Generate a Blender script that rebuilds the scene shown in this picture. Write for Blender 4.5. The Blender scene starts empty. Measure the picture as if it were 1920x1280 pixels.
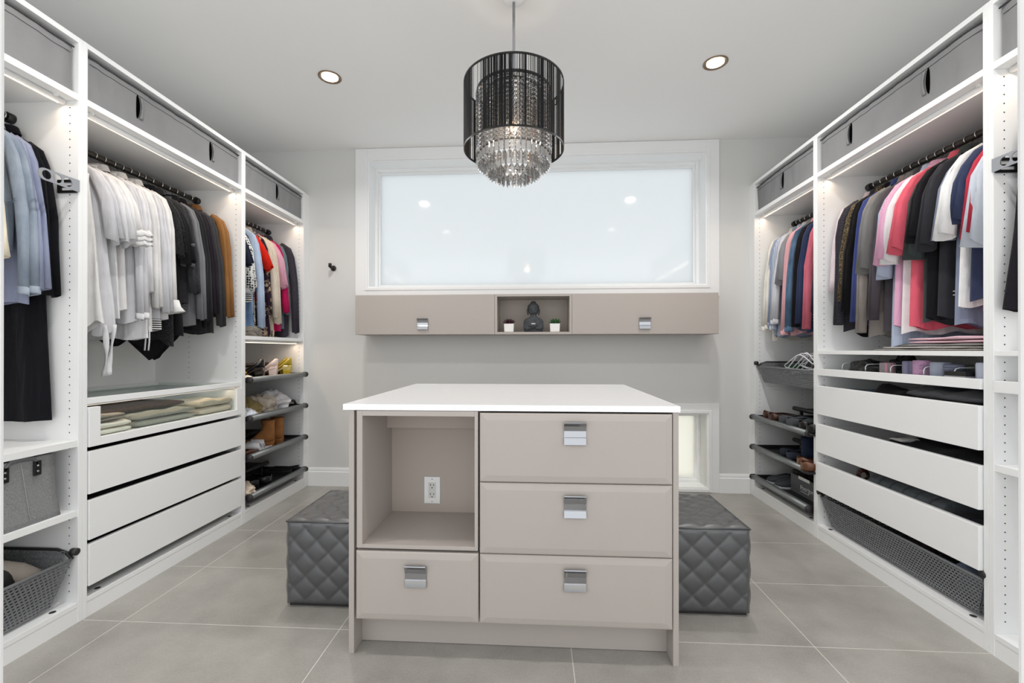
import bpy, bmesh, math, random
from mathutils import Vector, Matrix, noise
random.seed(7)
PI = math.pi
SC = bpy.context.scene
COL = SC.collection

# ------------------------------------------------------------------ camera, world, lamps, exposure
cam_d = bpy.data.cameras.new('camera')
cam = bpy.data.objects.new('camera', cam_d); COL.objects.link(cam)
cam_d.sensor_fit = 'HORIZONTAL'; cam_d.sensor_width = 36.0
cam_d.lens = 835.15 / 1920 * 36.0
cam_d.shift_x = 5.16 / 1920; cam_d.shift_y = 15.08 / 1920
cam_d.clip_start = 0.02
cam.location = (0, 0, 1.0964)
cam.rotation_euler = (PI / 2 + 0.0018, 0.0002, 0.0585)
SC.camera = cam

world = bpy.data.worlds.new('overcast_sky'); SC.world = world
world.use_nodes = True
wb = world.node_tree.nodes['Background']
wb.inputs[0].default_value = (0.965, 0.982, 1.0, 1); wb.inputs[1].default_value = 1.2

def area(name, loc, sx, sy, power, col=(1, 1, 1), rot=(0, 0, 0), shape='RECTANGLE', spread=PI):
    l = bpy.data.lights.new(name, 'AREA'); l.shape = shape; l.size = sx
    if shape in ('RECTANGLE', 'ELLIPSE'): l.size_y = sy
    l.energy = power; l.color = col; l.spread = spread
    o = bpy.data.objects.new(name, l); COL.objects.link(o); o.location = loc; o.rotation_euler = rot
    return o

ZC = 2.722
POTS = [(-1.22, 2.58), (1.017, 2.58), (-1.22, 1.37), (1.02, 1.37)]
for px, py in POTS:
    area('pot_lamp', (px, py, ZC - 0.012), .09, .09, 6.0, (1, .97, .94), shape='DISK', spread=2.6)
XF = {-1: -1.84, 1: 1.641}                       # front plane of each wardrobe run
YS = {-1: (0.96, 1.71, 2.71, 3.46), 1: (0.965, 1.715, 2.715, 3.46)}
RUNS = ((-1, 0), (-1, 1), (-1, 2), (1, 0), (1, 1), (1, 2))
WARM = (1, .77, .56)
def dx(s, d): return XF[s] + s * d
for s, k in RUNS:
    y0, y1 = YS[s][k] + .03, YS[s][k + 1] - .03
    area('strip_lamp', (dx(s, .068), (y0 + y1) / 2, 2.084), .005, y1 - y0, .6 * (y1 - y0), WARM, (0, s * .35, 0))
area('strip_lamp', (dx(-1, .07), 3.085, 1.145), .012, .66, .45, WARM, (0, -.3, 0))
area('strip_lamp', (dx(-1, .07), 2.21, .862), .012, .9, .22, WARM, (0, -.5, 0))
SC.view_settings.view_transform = 'Standard'; SC.view_settings.look = 'None'
SC.view_settings.gamma = 1; SC.view_settings.use_curve_mapping = False
SC.view_settings.exposure = 0.42
SC.cycles.use_denoising = True
SC.cycles.max_bounces = 10; SC.cycles.diffuse_bounces = 6; SC.cycles.transmission_bounces = 10
SC.cycles.transparent_max_bounces = 16; SC.cycles.caustics_reflective = False; SC.cycles.caustics_refractive = False
SC.cycles.sample_clamp_indirect = 6

# ------------------------------------------------------------------ materials
def hexc(h):
    h = h.lstrip('#'); c = [int(h[i:i + 2], 16) / 255 for i in (0, 2, 4)]
    return tuple(((v + .055) / 1.055) ** 2.4 if v > .04045 else v / 12.92 for v in c) + (1,)
MATS = {}
def node(nt, t, **kw):
    n = nt.nodes.new(t)
    for k, v in kw.items(): setattr(n, k, v)
    return n
def pbr(name, col, rough=.5, metal=0, spec=.5, bump=None, vary=0, vscale=8, coat=0, trans=0, emit=None, estr=0, ior=1.5, sheen=0, alpha=1):
    if name in MATS: return MATS[name]
    m = bpy.data.materials.new(name); m.use_nodes = True; nt = m.node_tree
    b = nt.nodes['Principled BSDF']; c = hexc(col) if isinstance(col, str) else col
    b.inputs['Base Color'].default_value = c; b.inputs['Roughness'].default_value = rough
    b.inputs['Metallic'].default_value = metal; b.inputs['Specular IOR Level'].default_value = spec
    b.inputs['Coat Weight'].default_value = coat; b.inputs['Transmission Weight'].default_value = trans
    b.inputs['IOR'].default_value = ior; b.inputs['Sheen Weight'].default_value = sheen
    b.inputs['Alpha'].default_value = alpha
    if emit: b.inputs['Emission Color'].default_value = hexc(emit); b.inputs['Emission Strength'].default_value = estr
    tc = node(nt, 'ShaderNodeTexCoord')
    if vary:
        n = node(nt, 'ShaderNodeTexNoise'); n.inputs['Scale'].default_value = vscale; n.inputs['Detail'].default_value = 5
        nt.links.new(tc.outputs['Object'], n.inputs['Vector'])
        r = node(nt, 'ShaderNodeValToRGB')
        r.color_ramp.elements[0].position = .3; r.color_ramp.elements[1].position = .7
        r.color_ramp.elements[0].color = tuple(v * (1 - vary) for v in c[:3]) + (1,)
        r.color_ramp.elements[1].color = tuple(min(1, v * (1 + vary)) for v in c[:3]) + (1,)
        nt.links.new(n.outputs['Fac'], r.inputs['Fac']); nt.links.new(r.outputs['Color'], b.inputs['Base Color'])
    if bump:
        sc, st = bump
        n = node(nt, 'ShaderNodeTexNoise'); n.inputs['Scale'].default_value = sc; n.inputs['Detail'].default_value = 3
        nt.links.new(tc.outputs['Object'], n.inputs['Vector'])
        bp = node(nt, 'ShaderNodeBump'); bp.inputs['Strength'].default_value = st; bp.inputs['Distance'].default_value = .002
        nt.links.new(n.outputs['Fac'], bp.inputs['Height']); nt.links.new(bp.outputs['Normal'], b.inputs['Normal'])
    MATS[name] = m
    return m

def cloth(c1, pat=None, c2='#ffffff', rough=.92, scale=1.0):
    key = 'cloth_%s_%s_%s_%s' % (c1[1:], pat, c2[1:], scale)
    if key in MATS: return MATS[key]
    m = pbr(key, c1, rough, spec=.15, vary=.07 if pat is None else 0, vscale=14, bump=(420, .35))
    nt = m.node_tree; b = nt.nodes['Principled BSDF']
    b.inputs['Sheen Weight'].default_value = .06
    t0 = node(nt, 'ShaderNodeTexCoord'); mp = node(nt, 'ShaderNodeMapping'); mp.inputs['Scale'].default_value = (26, 26, 5)
    nw = node(nt, 'ShaderNodeTexNoise'); nw.inputs['Scale'].default_value = 1; nw.inputs['Detail'].default_value = 2; nw.inputs['Distortion'].default_value = .6
    bw = node(nt, 'ShaderNodeBump'); bw.inputs['Strength'].default_value = .55; bw.inputs['Distance'].default_value = .012
    nt.links.new(t0.outputs['Object'], mp.inputs[0]); nt.links.new(mp.outputs[0], nw.inputs['Vector']); nt.links.new(nw.outputs['Fac'], bw.inputs['Height'])
    fine = b.inputs['Normal'].links[0].from_node; nt.links.new(bw.outputs['Normal'], fine.inputs['Normal'])
    if pat is None: return m
    tc = node(nt, 'ShaderNodeTexCoord'); a, c = hexc(c1), hexc(c2)
    def ramp(src, p0, p1, ca=a, cb=c, const=False):
        r = node(nt, 'ShaderNodeValToRGB'); e = r.color_ramp.elements
        e[0].position = p0; e[1].position = p1; e[0].color = ca; e[1].color = cb
        if const: r.color_ramp.interpolation = 'CONSTANT'
        nt.links.new(src, r.inputs['Fac']); nt.links.new(r.outputs['Color'], b.inputs['Base Color'])
    if pat == 'check':
        t = node(nt, 'ShaderNodeTexChecker'); t.inputs['Scale'].default_value = 250 * scale
        t.inputs['Color1'].default_value = a; t.inputs['Color2'].default_value = c
        nt.links.new(tc.outputs['Object'], t.inputs['Vector']); nt.links.new(t.outputs['Color'], b.inputs['Base Color'])
    elif pat in ('hstripe', 'vstripe', 'rib'):
        t = node(nt, 'ShaderNodeTexWave'); t.wave_type = 'BANDS'; t.bands_direction = 'X' if pat == 'vstripe' else 'Z'
        t.inputs['Scale'].default_value = (28 if pat != 'rib' else 36) * scale; t.inputs['Distortion'].default_value = .3
        nt.links.new(tc.outputs['Object'], t.inputs['Vector']); ramp(t.outputs['Fac'], .42, .58)
        if pat == 'rib':
            bp = node(nt, 'ShaderNodeBump'); bp.inputs['Strength'].default_value = .6; bp.inputs['Distance'].default_value = .004
            nt.links.new(t.outputs['Fac'], bp.inputs['Height']); nt.links.new(bp.outputs['Normal'], b.inputs['Normal'])
    elif pat == 'dots':
        t = node(nt, 'ShaderNodeTexVoronoi'); t.inputs['Scale'].default_value = 60 * scale; t.inputs['Randomness'].default_value = .35
        nt.links.new(tc.outputs['Object'], t.inputs['Vector']); ramp(t.outputs['Distance'], .34, .42, c, a)
    elif pat == 'floral':
        t = node(nt, 'ShaderNodeTexVoronoi'); t.inputs['Scale'].default_value = 26 * scale
        nt.links.new(tc.outputs['Object'], t.inputs['Vector'])
        t2 = node(nt, 'ShaderNodeTexNoise'); t2.inputs['Scale'].default_value = 90; nt.links.new(tc.outputs['Object'], t2.inputs['Vector'])
        mx = node(nt, 'ShaderNodeMath', operation='ADD'); nt.links.new(t.outputs['Distance'], mx.inputs[0]); nt.links.new(t2.outputs['Fac'], mx.inputs[1])
        ramp(mx.outputs[0], .72, .92, c, a)
    elif pat == 'tweed':
        t = node(nt, 'ShaderNodeTexNoise'); t.inputs['Scale'].default_value = 260 * scale; t.inputs['Detail'].default_value = 2
        nt.links.new(tc.outputs['Object'], t.inputs['Vector']); ramp(t.outputs['Fac'], .46, .6)
        bp = node(nt, 'ShaderNodeBump'); bp.inputs['Strength'].default_value = .8; bp.inputs['Distance'].default_value = .004
        nt.links.new(t.outputs['Fac'], bp.inputs['Height']); nt.links.new(bp.outputs['Normal'], b.inputs['Normal'])
    elif pat == 'denim':
        t = node(nt, 'ShaderNodeTexNoise'); t.inputs['Scale'].default_value = 7; t.inputs['Detail'].default_value = 6
        nt.links.new(tc.outputs['Object'], t.inputs['Vector']); ramp(t.outputs['Fac'], .35, .68)
    return m

WALL = pbr('wall_paint', '#d9d9d7', .85, spec=.2, bump=(180, .04))
CEIL = pbr('ceiling_paint', '#f4f4f3', .9, spec=.2)
TRIM = pbr('trim_paint', '#f0f1f1', .45)
WHITE = pbr('white_foil', '#f3f4f4', .42, spec=.4)
TAUPE = pbr('taupe_laminate', '#b2aaa4', .5, spec=.35, bump=(500, .03))
TAUPE2 = pbr('taupe_laminate_inside', '#b6ada4', .55, spec=.3)
QUARTZ = pbr('white_quartz', '#f4f4f5', .16, spec=.5, vary=.015, vscale=30)
GROUT = pbr('grout', '#dedad1', .9)
CHROME = pbr('chrome', '#a9abaf', .06, metal=1)
STEEL = pbr('brushed_steel', '#b9babf', .34, metal=.85)
RAILM = pbr('dark_grey_rail', '#4a4744', .35, metal=.7)
ALU = pbr('grey_aluminium', '#85898a', .4, metal=.55)
DARKP = pbr('dark_plastic', '#2a2829', .5)
BLACK = pbr('black_velvet', '#171516', .9, spec=.1)
BLKM = pbr('black_metal', '#121212', .4)
HOLE = pbr('dark_hole', '#30302f', .9)
SLOT = pbr('black_slot', '#070707', .95, spec=0)
MESHM = pbr('grey_mesh', '#76787b', .45)
FELTG = pbr('grey_case_fabric', '#8b8b8c', .95, spec=.1, bump=(40, .5), vary=.05, vscale=6)
ACRYL = pbr('clear_acrylic', '#e9eaec', .15, spec=.8)
FELTD = pbr('grey_case_trim', '#4a494a', .95, spec=.1)
LEATH = pbr('grey_leather', '#3e4043', .45, spec=.6, bump=(260, .12), coat=1.0)
LEATH.node_tree.nodes['Principled BSDF'].inputs['Coat Roughness'].default_value = .42
LEATH.node_tree.nodes['Principled BSDF'].inputs['Coat IOR'].default_value = 1.6
LED = pbr('led_diffuser', '#ffffff', .6, emit='#ffedd2', estr=.9)

def crystal():
    m = bpy.data.materials.new('crystal'); m.use_nodes = True; nt = m.node_tree; nt.nodes.clear()
    o = node(nt, 'ShaderNodeOutputMaterial'); t = node(nt, 'ShaderNodeBsdfTransparent'); g = node(nt, 'ShaderNodeBsdfGlossy'); x = node(nt, 'ShaderNodeMixShader')
    g.inputs['Roughness'].default_value = .03; t.inputs[0].default_value = (.93, .94, .95, 1); x.inputs[0].default_value = .58
    d = node(nt, 'ShaderNodeBsdfTranslucent'); y = node(nt, 'ShaderNodeMixShader'); y.name = 'refract_glow'; y.inputs[0].default_value = .16  # white translucent share stands in for light refracted inside the crystals
    nt.links.new(t.outputs[0], y.inputs[1]); nt.links.new(d.outputs[0], y.inputs[2])
    nt.links.new(y.outputs[0], x.inputs[1]); nt.links.new(g.outputs[0], x.inputs[2]); nt.links.new(x.outputs[0], o.inputs[0])
    return m
CRYSTAL = crystal()
def thin_glass(name, tint, fac):
    m = crystal(); m.name = name
    for n in m.node_tree.nodes:
        if n.type == 'BSDF_TRANSPARENT': n.inputs[0].default_value = tint
        if n.type == 'MIX_SHADER': n.inputs[0].default_value = 0 if n.name == 'refract_glow' else fac
    return m
GLASS = thin_glass('clear_glass', (.95, .98, .97, 1), .07)

def tile_mat():
    m = pbr('stone_tile', '#aeaba5', .3, spec=.45)
    nt = m.node_tree; b = nt.nodes['Principled BSDF']
    tc = node(nt, 'ShaderNodeTexCoord')
    n1 = node(nt, 'ShaderNodeTexNoise'); n1.inputs['Scale'].default_value = 3.2; n1.inputs['Detail'].default_value = 8; n1.inputs['Roughness'].default_value = .62
    n2 = node(nt, 'ShaderNodeTexNoise'); n2.inputs['Scale'].default_value = 130; n2.inputs['Detail'].default_value = 4
    geo = node(nt, 'ShaderNodeNewGeometry')
    nt.links.new(geo.outputs['Position'], n1.inputs['Vector']); nt.links.new(geo.outputs['Position'], n2.inputs['Vector'])
    mx = node(nt, 'ShaderNodeMath', operation='MULTIPLY_ADD'); mx.inputs[1].default_value = .35
    nt.links.new(n2.outputs['Fac'], mx.inputs[0]); nt.links.new(n1.outputs['Fac'], mx.inputs[2])
    r = node(nt, 'ShaderNodeValToRGB'); e = r.color_ramp.elements
    e[0].position = .42; e[1].position = .92; e[0].color = hexc('#908d87'); e[1].color = hexc('#b2afa9')
    nt.links.new(mx.outputs[0], r.inputs['Fac']); nt.links.new(r.outputs['Color'], b.inputs['Base Color'])
    bp = node(nt, 'ShaderNodeBump'); bp.inputs['Strength'].default_value = .08; bp.inputs['Distance'].default_value = .002
    nt.links.new(n2.outputs['Fac'], bp.inputs['Height']); nt.links.new(bp.outputs['Normal'], b.inputs['Normal'])
    return m
TILE = tile_mat()

def frosted(nm, tr, df):
    m = bpy.data.materials.new(nm); m.use_nodes = True; nt = m.node_tree; nt.nodes.clear()
    o = node(nt, 'ShaderNodeOutputMaterial'); t = node(nt, 'ShaderNodeBsdfTranslucent'); g = node(nt, 'ShaderNodeBsdfGlossy')
    d = node(nt, 'ShaderNodeBsdfDiffuse'); m1 = node(nt, 'ShaderNodeMixShader'); m2 = node(nt, 'ShaderNodeMixShader')
    t.inputs[0].default_value = tr; d.inputs[0].default_value = df
    g.inputs['Roughness'].default_value = .07; g.inputs[0].default_value = (1, 1, 1, 1)
    m1.inputs[0].default_value = .12; m2.inputs[0].default_value = .035
    nt.links.new(t.outputs[0], m1.inputs[1]); nt.links.new(d.outputs[0], m1.inputs[2])
    nt.links.new(m1.outputs[0], m2.inputs[1]); nt.links.new(g.outputs[0], m2.inputs[2]); nt.links.new(m2.outputs[0], o.inputs[0])
    return m
FROST = frosted('frosted_glass', (.77, .79, .795, 1), (.7, .72, .73, 1))
FROST2 = frosted('frosted_glass_outside_tint', (.86, .85, .79, 1), (.7, .69, .64, 1))  # same frosted glass; beige light from outside is put into its colour

# ------------------------------------------------------------------ mesh helpers
class MB:
    def __init__(s): s.v, s.f, s.sm = [], [], []
    def add(s, vs, fs, smooth=False):
        n = len(s.v); s.v += [tuple(p) for p in vs]; s.f += [tuple(i + n for i in f) for f in fs]; s.sm += [smooth] * len(fs)
        return s
    def box(s, x0, x1, y0, y1, z0, z1):
        if x0 > x1: x0, x1 = x1, x0
        if y0 > y1: y0, y1 = y1, y0
        v = [(x, y, z) for z in (z0, z1) for y in (y0, y1) for x in (x0, x1)]
        return s.add(v, [(0, 2, 3, 1), (4, 5, 7, 6), (0, 1, 5, 4), (2, 6, 7, 3), (0, 4, 6, 2), (1, 3, 7, 5)])
    def loft(s, rings, closed=True, cap0=False, cap1=False, smooth=True):
        n = len(rings[0]); v = [p for r in rings for p in r]; f = []
        for i in range(len(rings) - 1):
            for j in range(n if closed else n - 1):
                a, b = i * n + j, i * n + (j + 1) % n
                f.append((a, b, b + n, a + n))
        if cap0: f.append(tuple(range(n))[::-1])
        if cap1: f.append(tuple((len(rings) - 1) * n + j for j in range(n)))
        return s.add(v, f, smooth)
    def tube(s, path, r, n=8, cap=True, smooth=True):
        P = [Vector(p) for p in path]; rings = []
        up = Vector((0, 0, 1))
        for i, p in enumerate(P):
            t = (P[min(i + 1, len(P) - 1)] - P[max(i - 1, 0)]).normalized()
            if i == 0:
                a = t.cross(up) if abs(t.dot(up)) < .95 else t.cross(Vector((1, 0, 0)))
            else: a = a - t * a.dot(t)
            a.normalize(); b = t.cross(a)
            rr = r[i] if isinstance(r, (list, tuple)) else r
            rings.append([p + a * rr * math.cos(2 * PI * k / n) + b * rr * math.sin(2 * PI * k / n) for k in range(n)])
        return s.loft(rings, True, cap, cap, smooth)
    def lathe(s, prof, n=24, c=(0, 0), smooth=True, cap0=True, cap1=True):
        rings = [[(c[0] + r * math.cos(2 * PI * k / n), c[1] + r * math.sin(2 * PI * k / n), z) for k in range(n)] for r, z in prof]
        return s.loft(rings, True, cap0, cap1, smooth)
    def build(s, name, mat, parent=None, loc=None, bevel=0, solid=0, weld=False, subd=0):
        me = bpy.data.meshes.new(name); me.from_pydata(s.v, [], s.f)
        me.polygons.foreach_set('use_smooth', s.sm); me.materials.append(mat)
        bm = bmesh.new(); bm.from_mesh(me); bmesh.ops.recalc_face_normals(bm, faces=bm.faces); bm.to_mesh(me); bm.free()
        me.update()
        o = bpy.data.objects.new(name, me); COL.objects.link(o)
        if loc: o.location = loc
        if parent: o.parent = parent
        if solid:
            md = o.modifiers.new('solid', 'SOLIDIFY'); md.thickness = solid; md.offset = 0
        if bevel:
            md = o.modifiers.new('edge', 'BEVEL'); md.width = bevel; md.segments = 2; md.limit_method = 'ANGLE'
        if subd:
            md = o.modifiers.new('sub', 'SUBSURF'); md.levels = subd; md.render_levels = subd
        return o
def bx(*a): return MB().box(*a)
def tag(o, label=None, cat=None, group=None, kind=None):
    if label: o['label'] = label
    if cat: o['category'] = cat
    if group: o['group'] = group
    if kind: o['kind'] = kind
    return o
def empty(name, loc, rz=0):
    o = bpy.data.objects.new(name, None); COL.objects.link(o); o.location = loc; o.rotation_euler = (0, 0, rz); o.empty_display_size = .05
    return o
def thing(name, loc, label, cat, group=None, rz=0): return tag(empty(name, loc, rz), label, cat, group)
def struct(o, label=None): o['kind'] = 'structure'; o['label'] = label or o.name; return o
def copy_tree(o, parent=None):
    c = o.copy(); COL.objects.link(c)
    if parent: c.parent = parent
    for ch in list(o.children): copy_tree(ch, c)
    return c

# ------------------------------------------------------------------ room
XL, XR, YB, YF = -2.42, 2.222, 3.528, -.55
fl = struct(bx(XL, XR, YF, YB + .01, -.06, -.0004).build('floor', GROUT), 'grey floor of large stone tiles with pale joints')
txs = [XL] + [v for v in (-1.669, -.769, .131, 1.031, 1.931)] + [XR]
tys = []; y = 1.712 - .4555 * 4
while y < YB - .02: tys.append(y); y += .4555
tys.append(YB)
for i in range(len(txs) - 1):
    for j in range(len(tys) - 1):
        bx(txs[i] + .0016, txs[i + 1] - .0016, tys[j] + .0016, tys[j + 1] - .0016, -.009, 0).build('tile', TILE, fl)
cl = struct(bx(XL - .1, XR + .1, YF, YB + .25, ZC, ZC + .1).build('ceiling', CEIL), 'plain white ceiling')
struct(bx(XL - .1, XL, .2, YB + .25, -.06, ZC).build('wall_left', WALL), 'white wall behind the wardrobes')
struct(bx(XR, XR + .1, .2, YB + .25, -.06, ZC).build('wall_right', WALL), 'white wall behind the wardrobes with drawers and ties')
WX0, WX1, WZ0, WZ1 = -1.345, 1.317, 1.604, 2.618
SX0, SX1, SZ0, SZ1 = .50, 1.328, .033, .607
m = MB(); T = YB + .22
m.box(XL, WX0, YB, T, -.06, ZC); m.box(WX1, XR, YB, T, -.06, ZC)
m.box(WX0, WX1, YB, T, WZ1, ZC); m.box(WX0, WX1, YB, T, SZ1, WZ0)
m.box(WX0, SX0, YB, T, -.06, SZ1); m.box(SX0, WX1, YB, T, -.06, SZ0)
m.box(SX1, WX1, YB, T, SZ0, SZ1) if SX1 < WX1 else None
struct(m.build('wall_back', WALL), 'white wall with the wide frosted window')

def ring(x0, x1, z0, z1, w, ya, yb, mb=None):
    mb = mb or MB()
    mb.box(x0, x0 + w, ya, yb, z0, z1); mb.box(x1 - w, x1, ya, yb, z0, z1)
    mb.box(x0 + w, x1 - w, ya, yb, z0, z0 + w); mb.box(x0 + w, x1 - w, ya, yb, z1 - w, z1)
    return mb
def window(n, x0, x1, z0, z1, cx0, cx1, cz0, cz1, label):
    w = struct(empty('window_%d' % n, ((x0 + x1) / 2, 3.7, z0)), label); off = (-(x0 + x1) / 2, -3.7, -z0)
    def P(mb, name, mat, **k): o = mb.build(name, mat, w, off, **k); return o
    cs = MB(); ya, yb = YB - .018, YB + .001
    cs.box(cx0, x0 - .004, ya, yb, cz0, cz1); cs.box(x1 + .004, cx1, ya, yb, cz0, cz1)
    cs.box(x0 - .004, x1 + .004, ya, yb, z1 + .004, cz1)
    if cz0 < z0 - .02: cs.box(x0 - .004, x1 + .004, ya, yb, cz0, z0 - .004)
    P(cs, 'casing', TRIM, bevel=.003)
    P(ring(x0 - .026, x1 + .026, z0 - (.026 if cz0 < z0 - .02 else .016), z1 + .026, .022, ya - .007, ya + .004), 'casing_bead', TRIM, bevel=.002)
    P(ring(x0 - .004, x1 + .004, z0 - .004, z1 + .004, .010, YB - .012, 3.66), 'jamb', TRIM)
    P(ring(x0 + .004, x1 - .004, z0 + .004, z1 - .004, .024, 3.655, 3.75), 'window_frame', TRIM, bevel=.003)
    P(ring(x0 + .026, x1 - .026, z0 + .026, z1 - .026, .016, 3.685, 3.745), 'sash', TRIM, bevel=.003)
    P(bx(x0 + .038, x1 - .038, 3.71, 3.716, z0 + .038, z1 - .038), 'pane', FROST if n == 1 else FROST2)
    return w
window(1, WX0, WX1, WZ0, WZ1, -1.449, 1.4135, 1.515, ZC - .002, 'wide frosted window in white casing up at the ceiling')
window(2, SX0, SX1, SZ0, SZ1, .415, 1.412, 0, .686, 'small low window beside the grey ottoman')
def basebd(n, x0, x1):
    m = MB()
    pr = [(YB, 0), (YB - .018, 0), (YB - .018, .112), (YB - .012, .118), (YB - .012, .132), (YB - .006, .146), (YB, .146)]
    m.loft([[(x, a, b) for a, b in pr] for x in (x0, x1)], True, True, True, False)
    return struct(m.build('baseboard_' + n, TRIM), 'white moulded baseboard')
basebd('back', XF[-1], .415); basebd('back_corner', 1.412, XF[1])
struct(bx(XF[-1] - .02, XF[-1] - .002, 3.46, YB, 0, 2.36).build('trim_1', WHITE), 'white filler strip beside the shoe wardrobe')
struct(bx(XF[1] + .002, XF[1] + .02, 3.46, YB, 0, 2.36).build('trim_2', WHITE), 'white filler strip beside the shirt wardrobe')
dr = struct(empty('door_1', (-.05, .28, 0)), 'white door frame the room is seen through')
for x0, x1 in ((-.468, -.432), (.343, .378)):
    bx(x0, x1, .26, .34, 0, 2.5).build('jamb', TRIM, dr, (.05, -.28, 0), bevel=.004)

# ------------------------------------------------------------------ wardrobes
def sb(s, d0, d1, y0, y1, z0, z1, mb=None): return (mb or MB()).box(dx(s, d0), dx(s, d1), y0, y1, z0, z1)
RAILZ, RAILD = 2.037, .287
def wardrobe(s, k, label, shelves=(), rail=True):
    y0, y1 = YS[s][k], YS[s][k + 1]
    w = thing('wardrobe', (dx(s, .29), (y0 + y1) / 2, 0), label, 'wardrobe', 'open white wardrobes along the side walls')
    off = (-w.location[0], -w.location[1], 0)
    P = lambda mb, name, mat, par=None, **kw: mb.build(name, mat, par or w, off if not par else None, **kw)
    w['off'] = list(off)
    P(sb(s, 0, .575, y0 + .0004, y0 + .0184, 0, 2.36), 'side_panel', WHITE, bevel=.0012)
    P(sb(s, 0, .575, y1 - .0184, y1 - .0004, 0, 2.36), 'side_panel', WHITE, bevel=.0012)
    a, b = y0 + .0188, y1 - .0188
    P(sb(s, .001, .575, a, b, 2.339, 2.36), 'top_panel', WHITE)
    P(sb(s, .0005, .568, a, b, .062, .082), 'bottom_panel', WHITE, bevel=.0012)
    P(sb(s, .002, .016, a, b, 0, .061), 'plinth', WHITE)
    P(sb(s, .569, .574, a, b, .062, 2.339), 'back_panel', WHITE)
    P(sb(s, .001, .56, a, b, 2.104, 2.130), 'case_shelf', WHITE, bevel=.001)
    for z0, z1, d0 in shelves: P(sb(s, d0, .56, a, b, z0, z1), 'shelf', WHITE, bevel=.001)
    h = MB()
    for dd in (.037, .345):
        for q in range(68):
            z = .125 + .032 * q
            if 2.09 < z < 2.14: continue
            for yy, dy in ((b, -1), (a, 1)):
                c = dx(s, dd)
                pts = [(c + .0026 * math.cos(PI * i / 3), yy, z + .0026 * math.sin(PI * i / 3)) for i in range(6)]
                pts2 = [(p[0], yy + dy * .00035, p[2]) for p in pts]
                h.loft([pts, pts2], True, False, True, False)
    tag(P(h, 'shelf_pin_hole', HOLE), kind='stuff')
    c = MB()
    for yy in (a + .07, b - .07):
        x = dx(s, .028)
        c.lathe([(.011, .0815), (.011, .0826)], 12, (x, yy), False)
    P(c, 'cap', HOLE)
    # light strip under the case shelf
    x = dx(s, .052); l = MB().tube([(x, a + .012, 2.094), (x, b - .012, 2.094)], .0105, 10)
    l.box(dx(s, .03), dx(s, .07), a + .05, a + .056, 2.094, 2.105); l.box(dx(s, .03), dx(s, .07), b - .056, b - .05, 2.094, 2.105)
    L = P(l, 'light_strip', TRIM)
    d = sb(s, .060, .068, a + .02, b - .02, 2.0865, 2.094); d.build('diffuser', LED, L)
    if rail:
        x = dx(s, RAILD); r = MB().tube([(x, a, RAILZ), (x, b, RAILZ)], .0145, 12)
        R = P(r, 'clothes_rail', RAILM)
        for yy in (a, b):
            sg = 1 if yy == a else -1
            MB().tube([(x, yy, RAILZ), (x, yy + sg * .022, RAILZ)], .021, 14).build('rail_end', DARKP, R)
    return w
def wpart(w, mb, name, mat, **kw): return mb.build(name, mat, w, tuple(w['off']), **kw)

S = ((1.075, 1.094, .004),)
WLN = wardrobe(-1, 0, 'open wardrobe with denim jacket, grey felt basket and mesh basket', ((.708, .735, .003), (.427, .453, .003)))
WLM = wardrobe(-1, 1, 'wide open wardrobe with white and black tops above a glass fronted drawer')
WLF = wardrobe(-1, 2, 'open wardrobe with colourful tops above four shelves of womens shoes', ((1.166, 1.19, .003),))
WRN = wardrobe(1, 0, 'open wardrobe with dark suits and plain shelves beside the door frame', ((1.076, 1.094, .003), (.662, .688, .003)))
WRM = wardrobe(1, 1, 'wide open wardrobe with polo shirts above a tie tray and open drawers', ((1.074, 1.094, .003),))
WRF = wardrobe(1, 2, 'open wardrobe with dress shirts above shelves of mens shoes')

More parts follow.
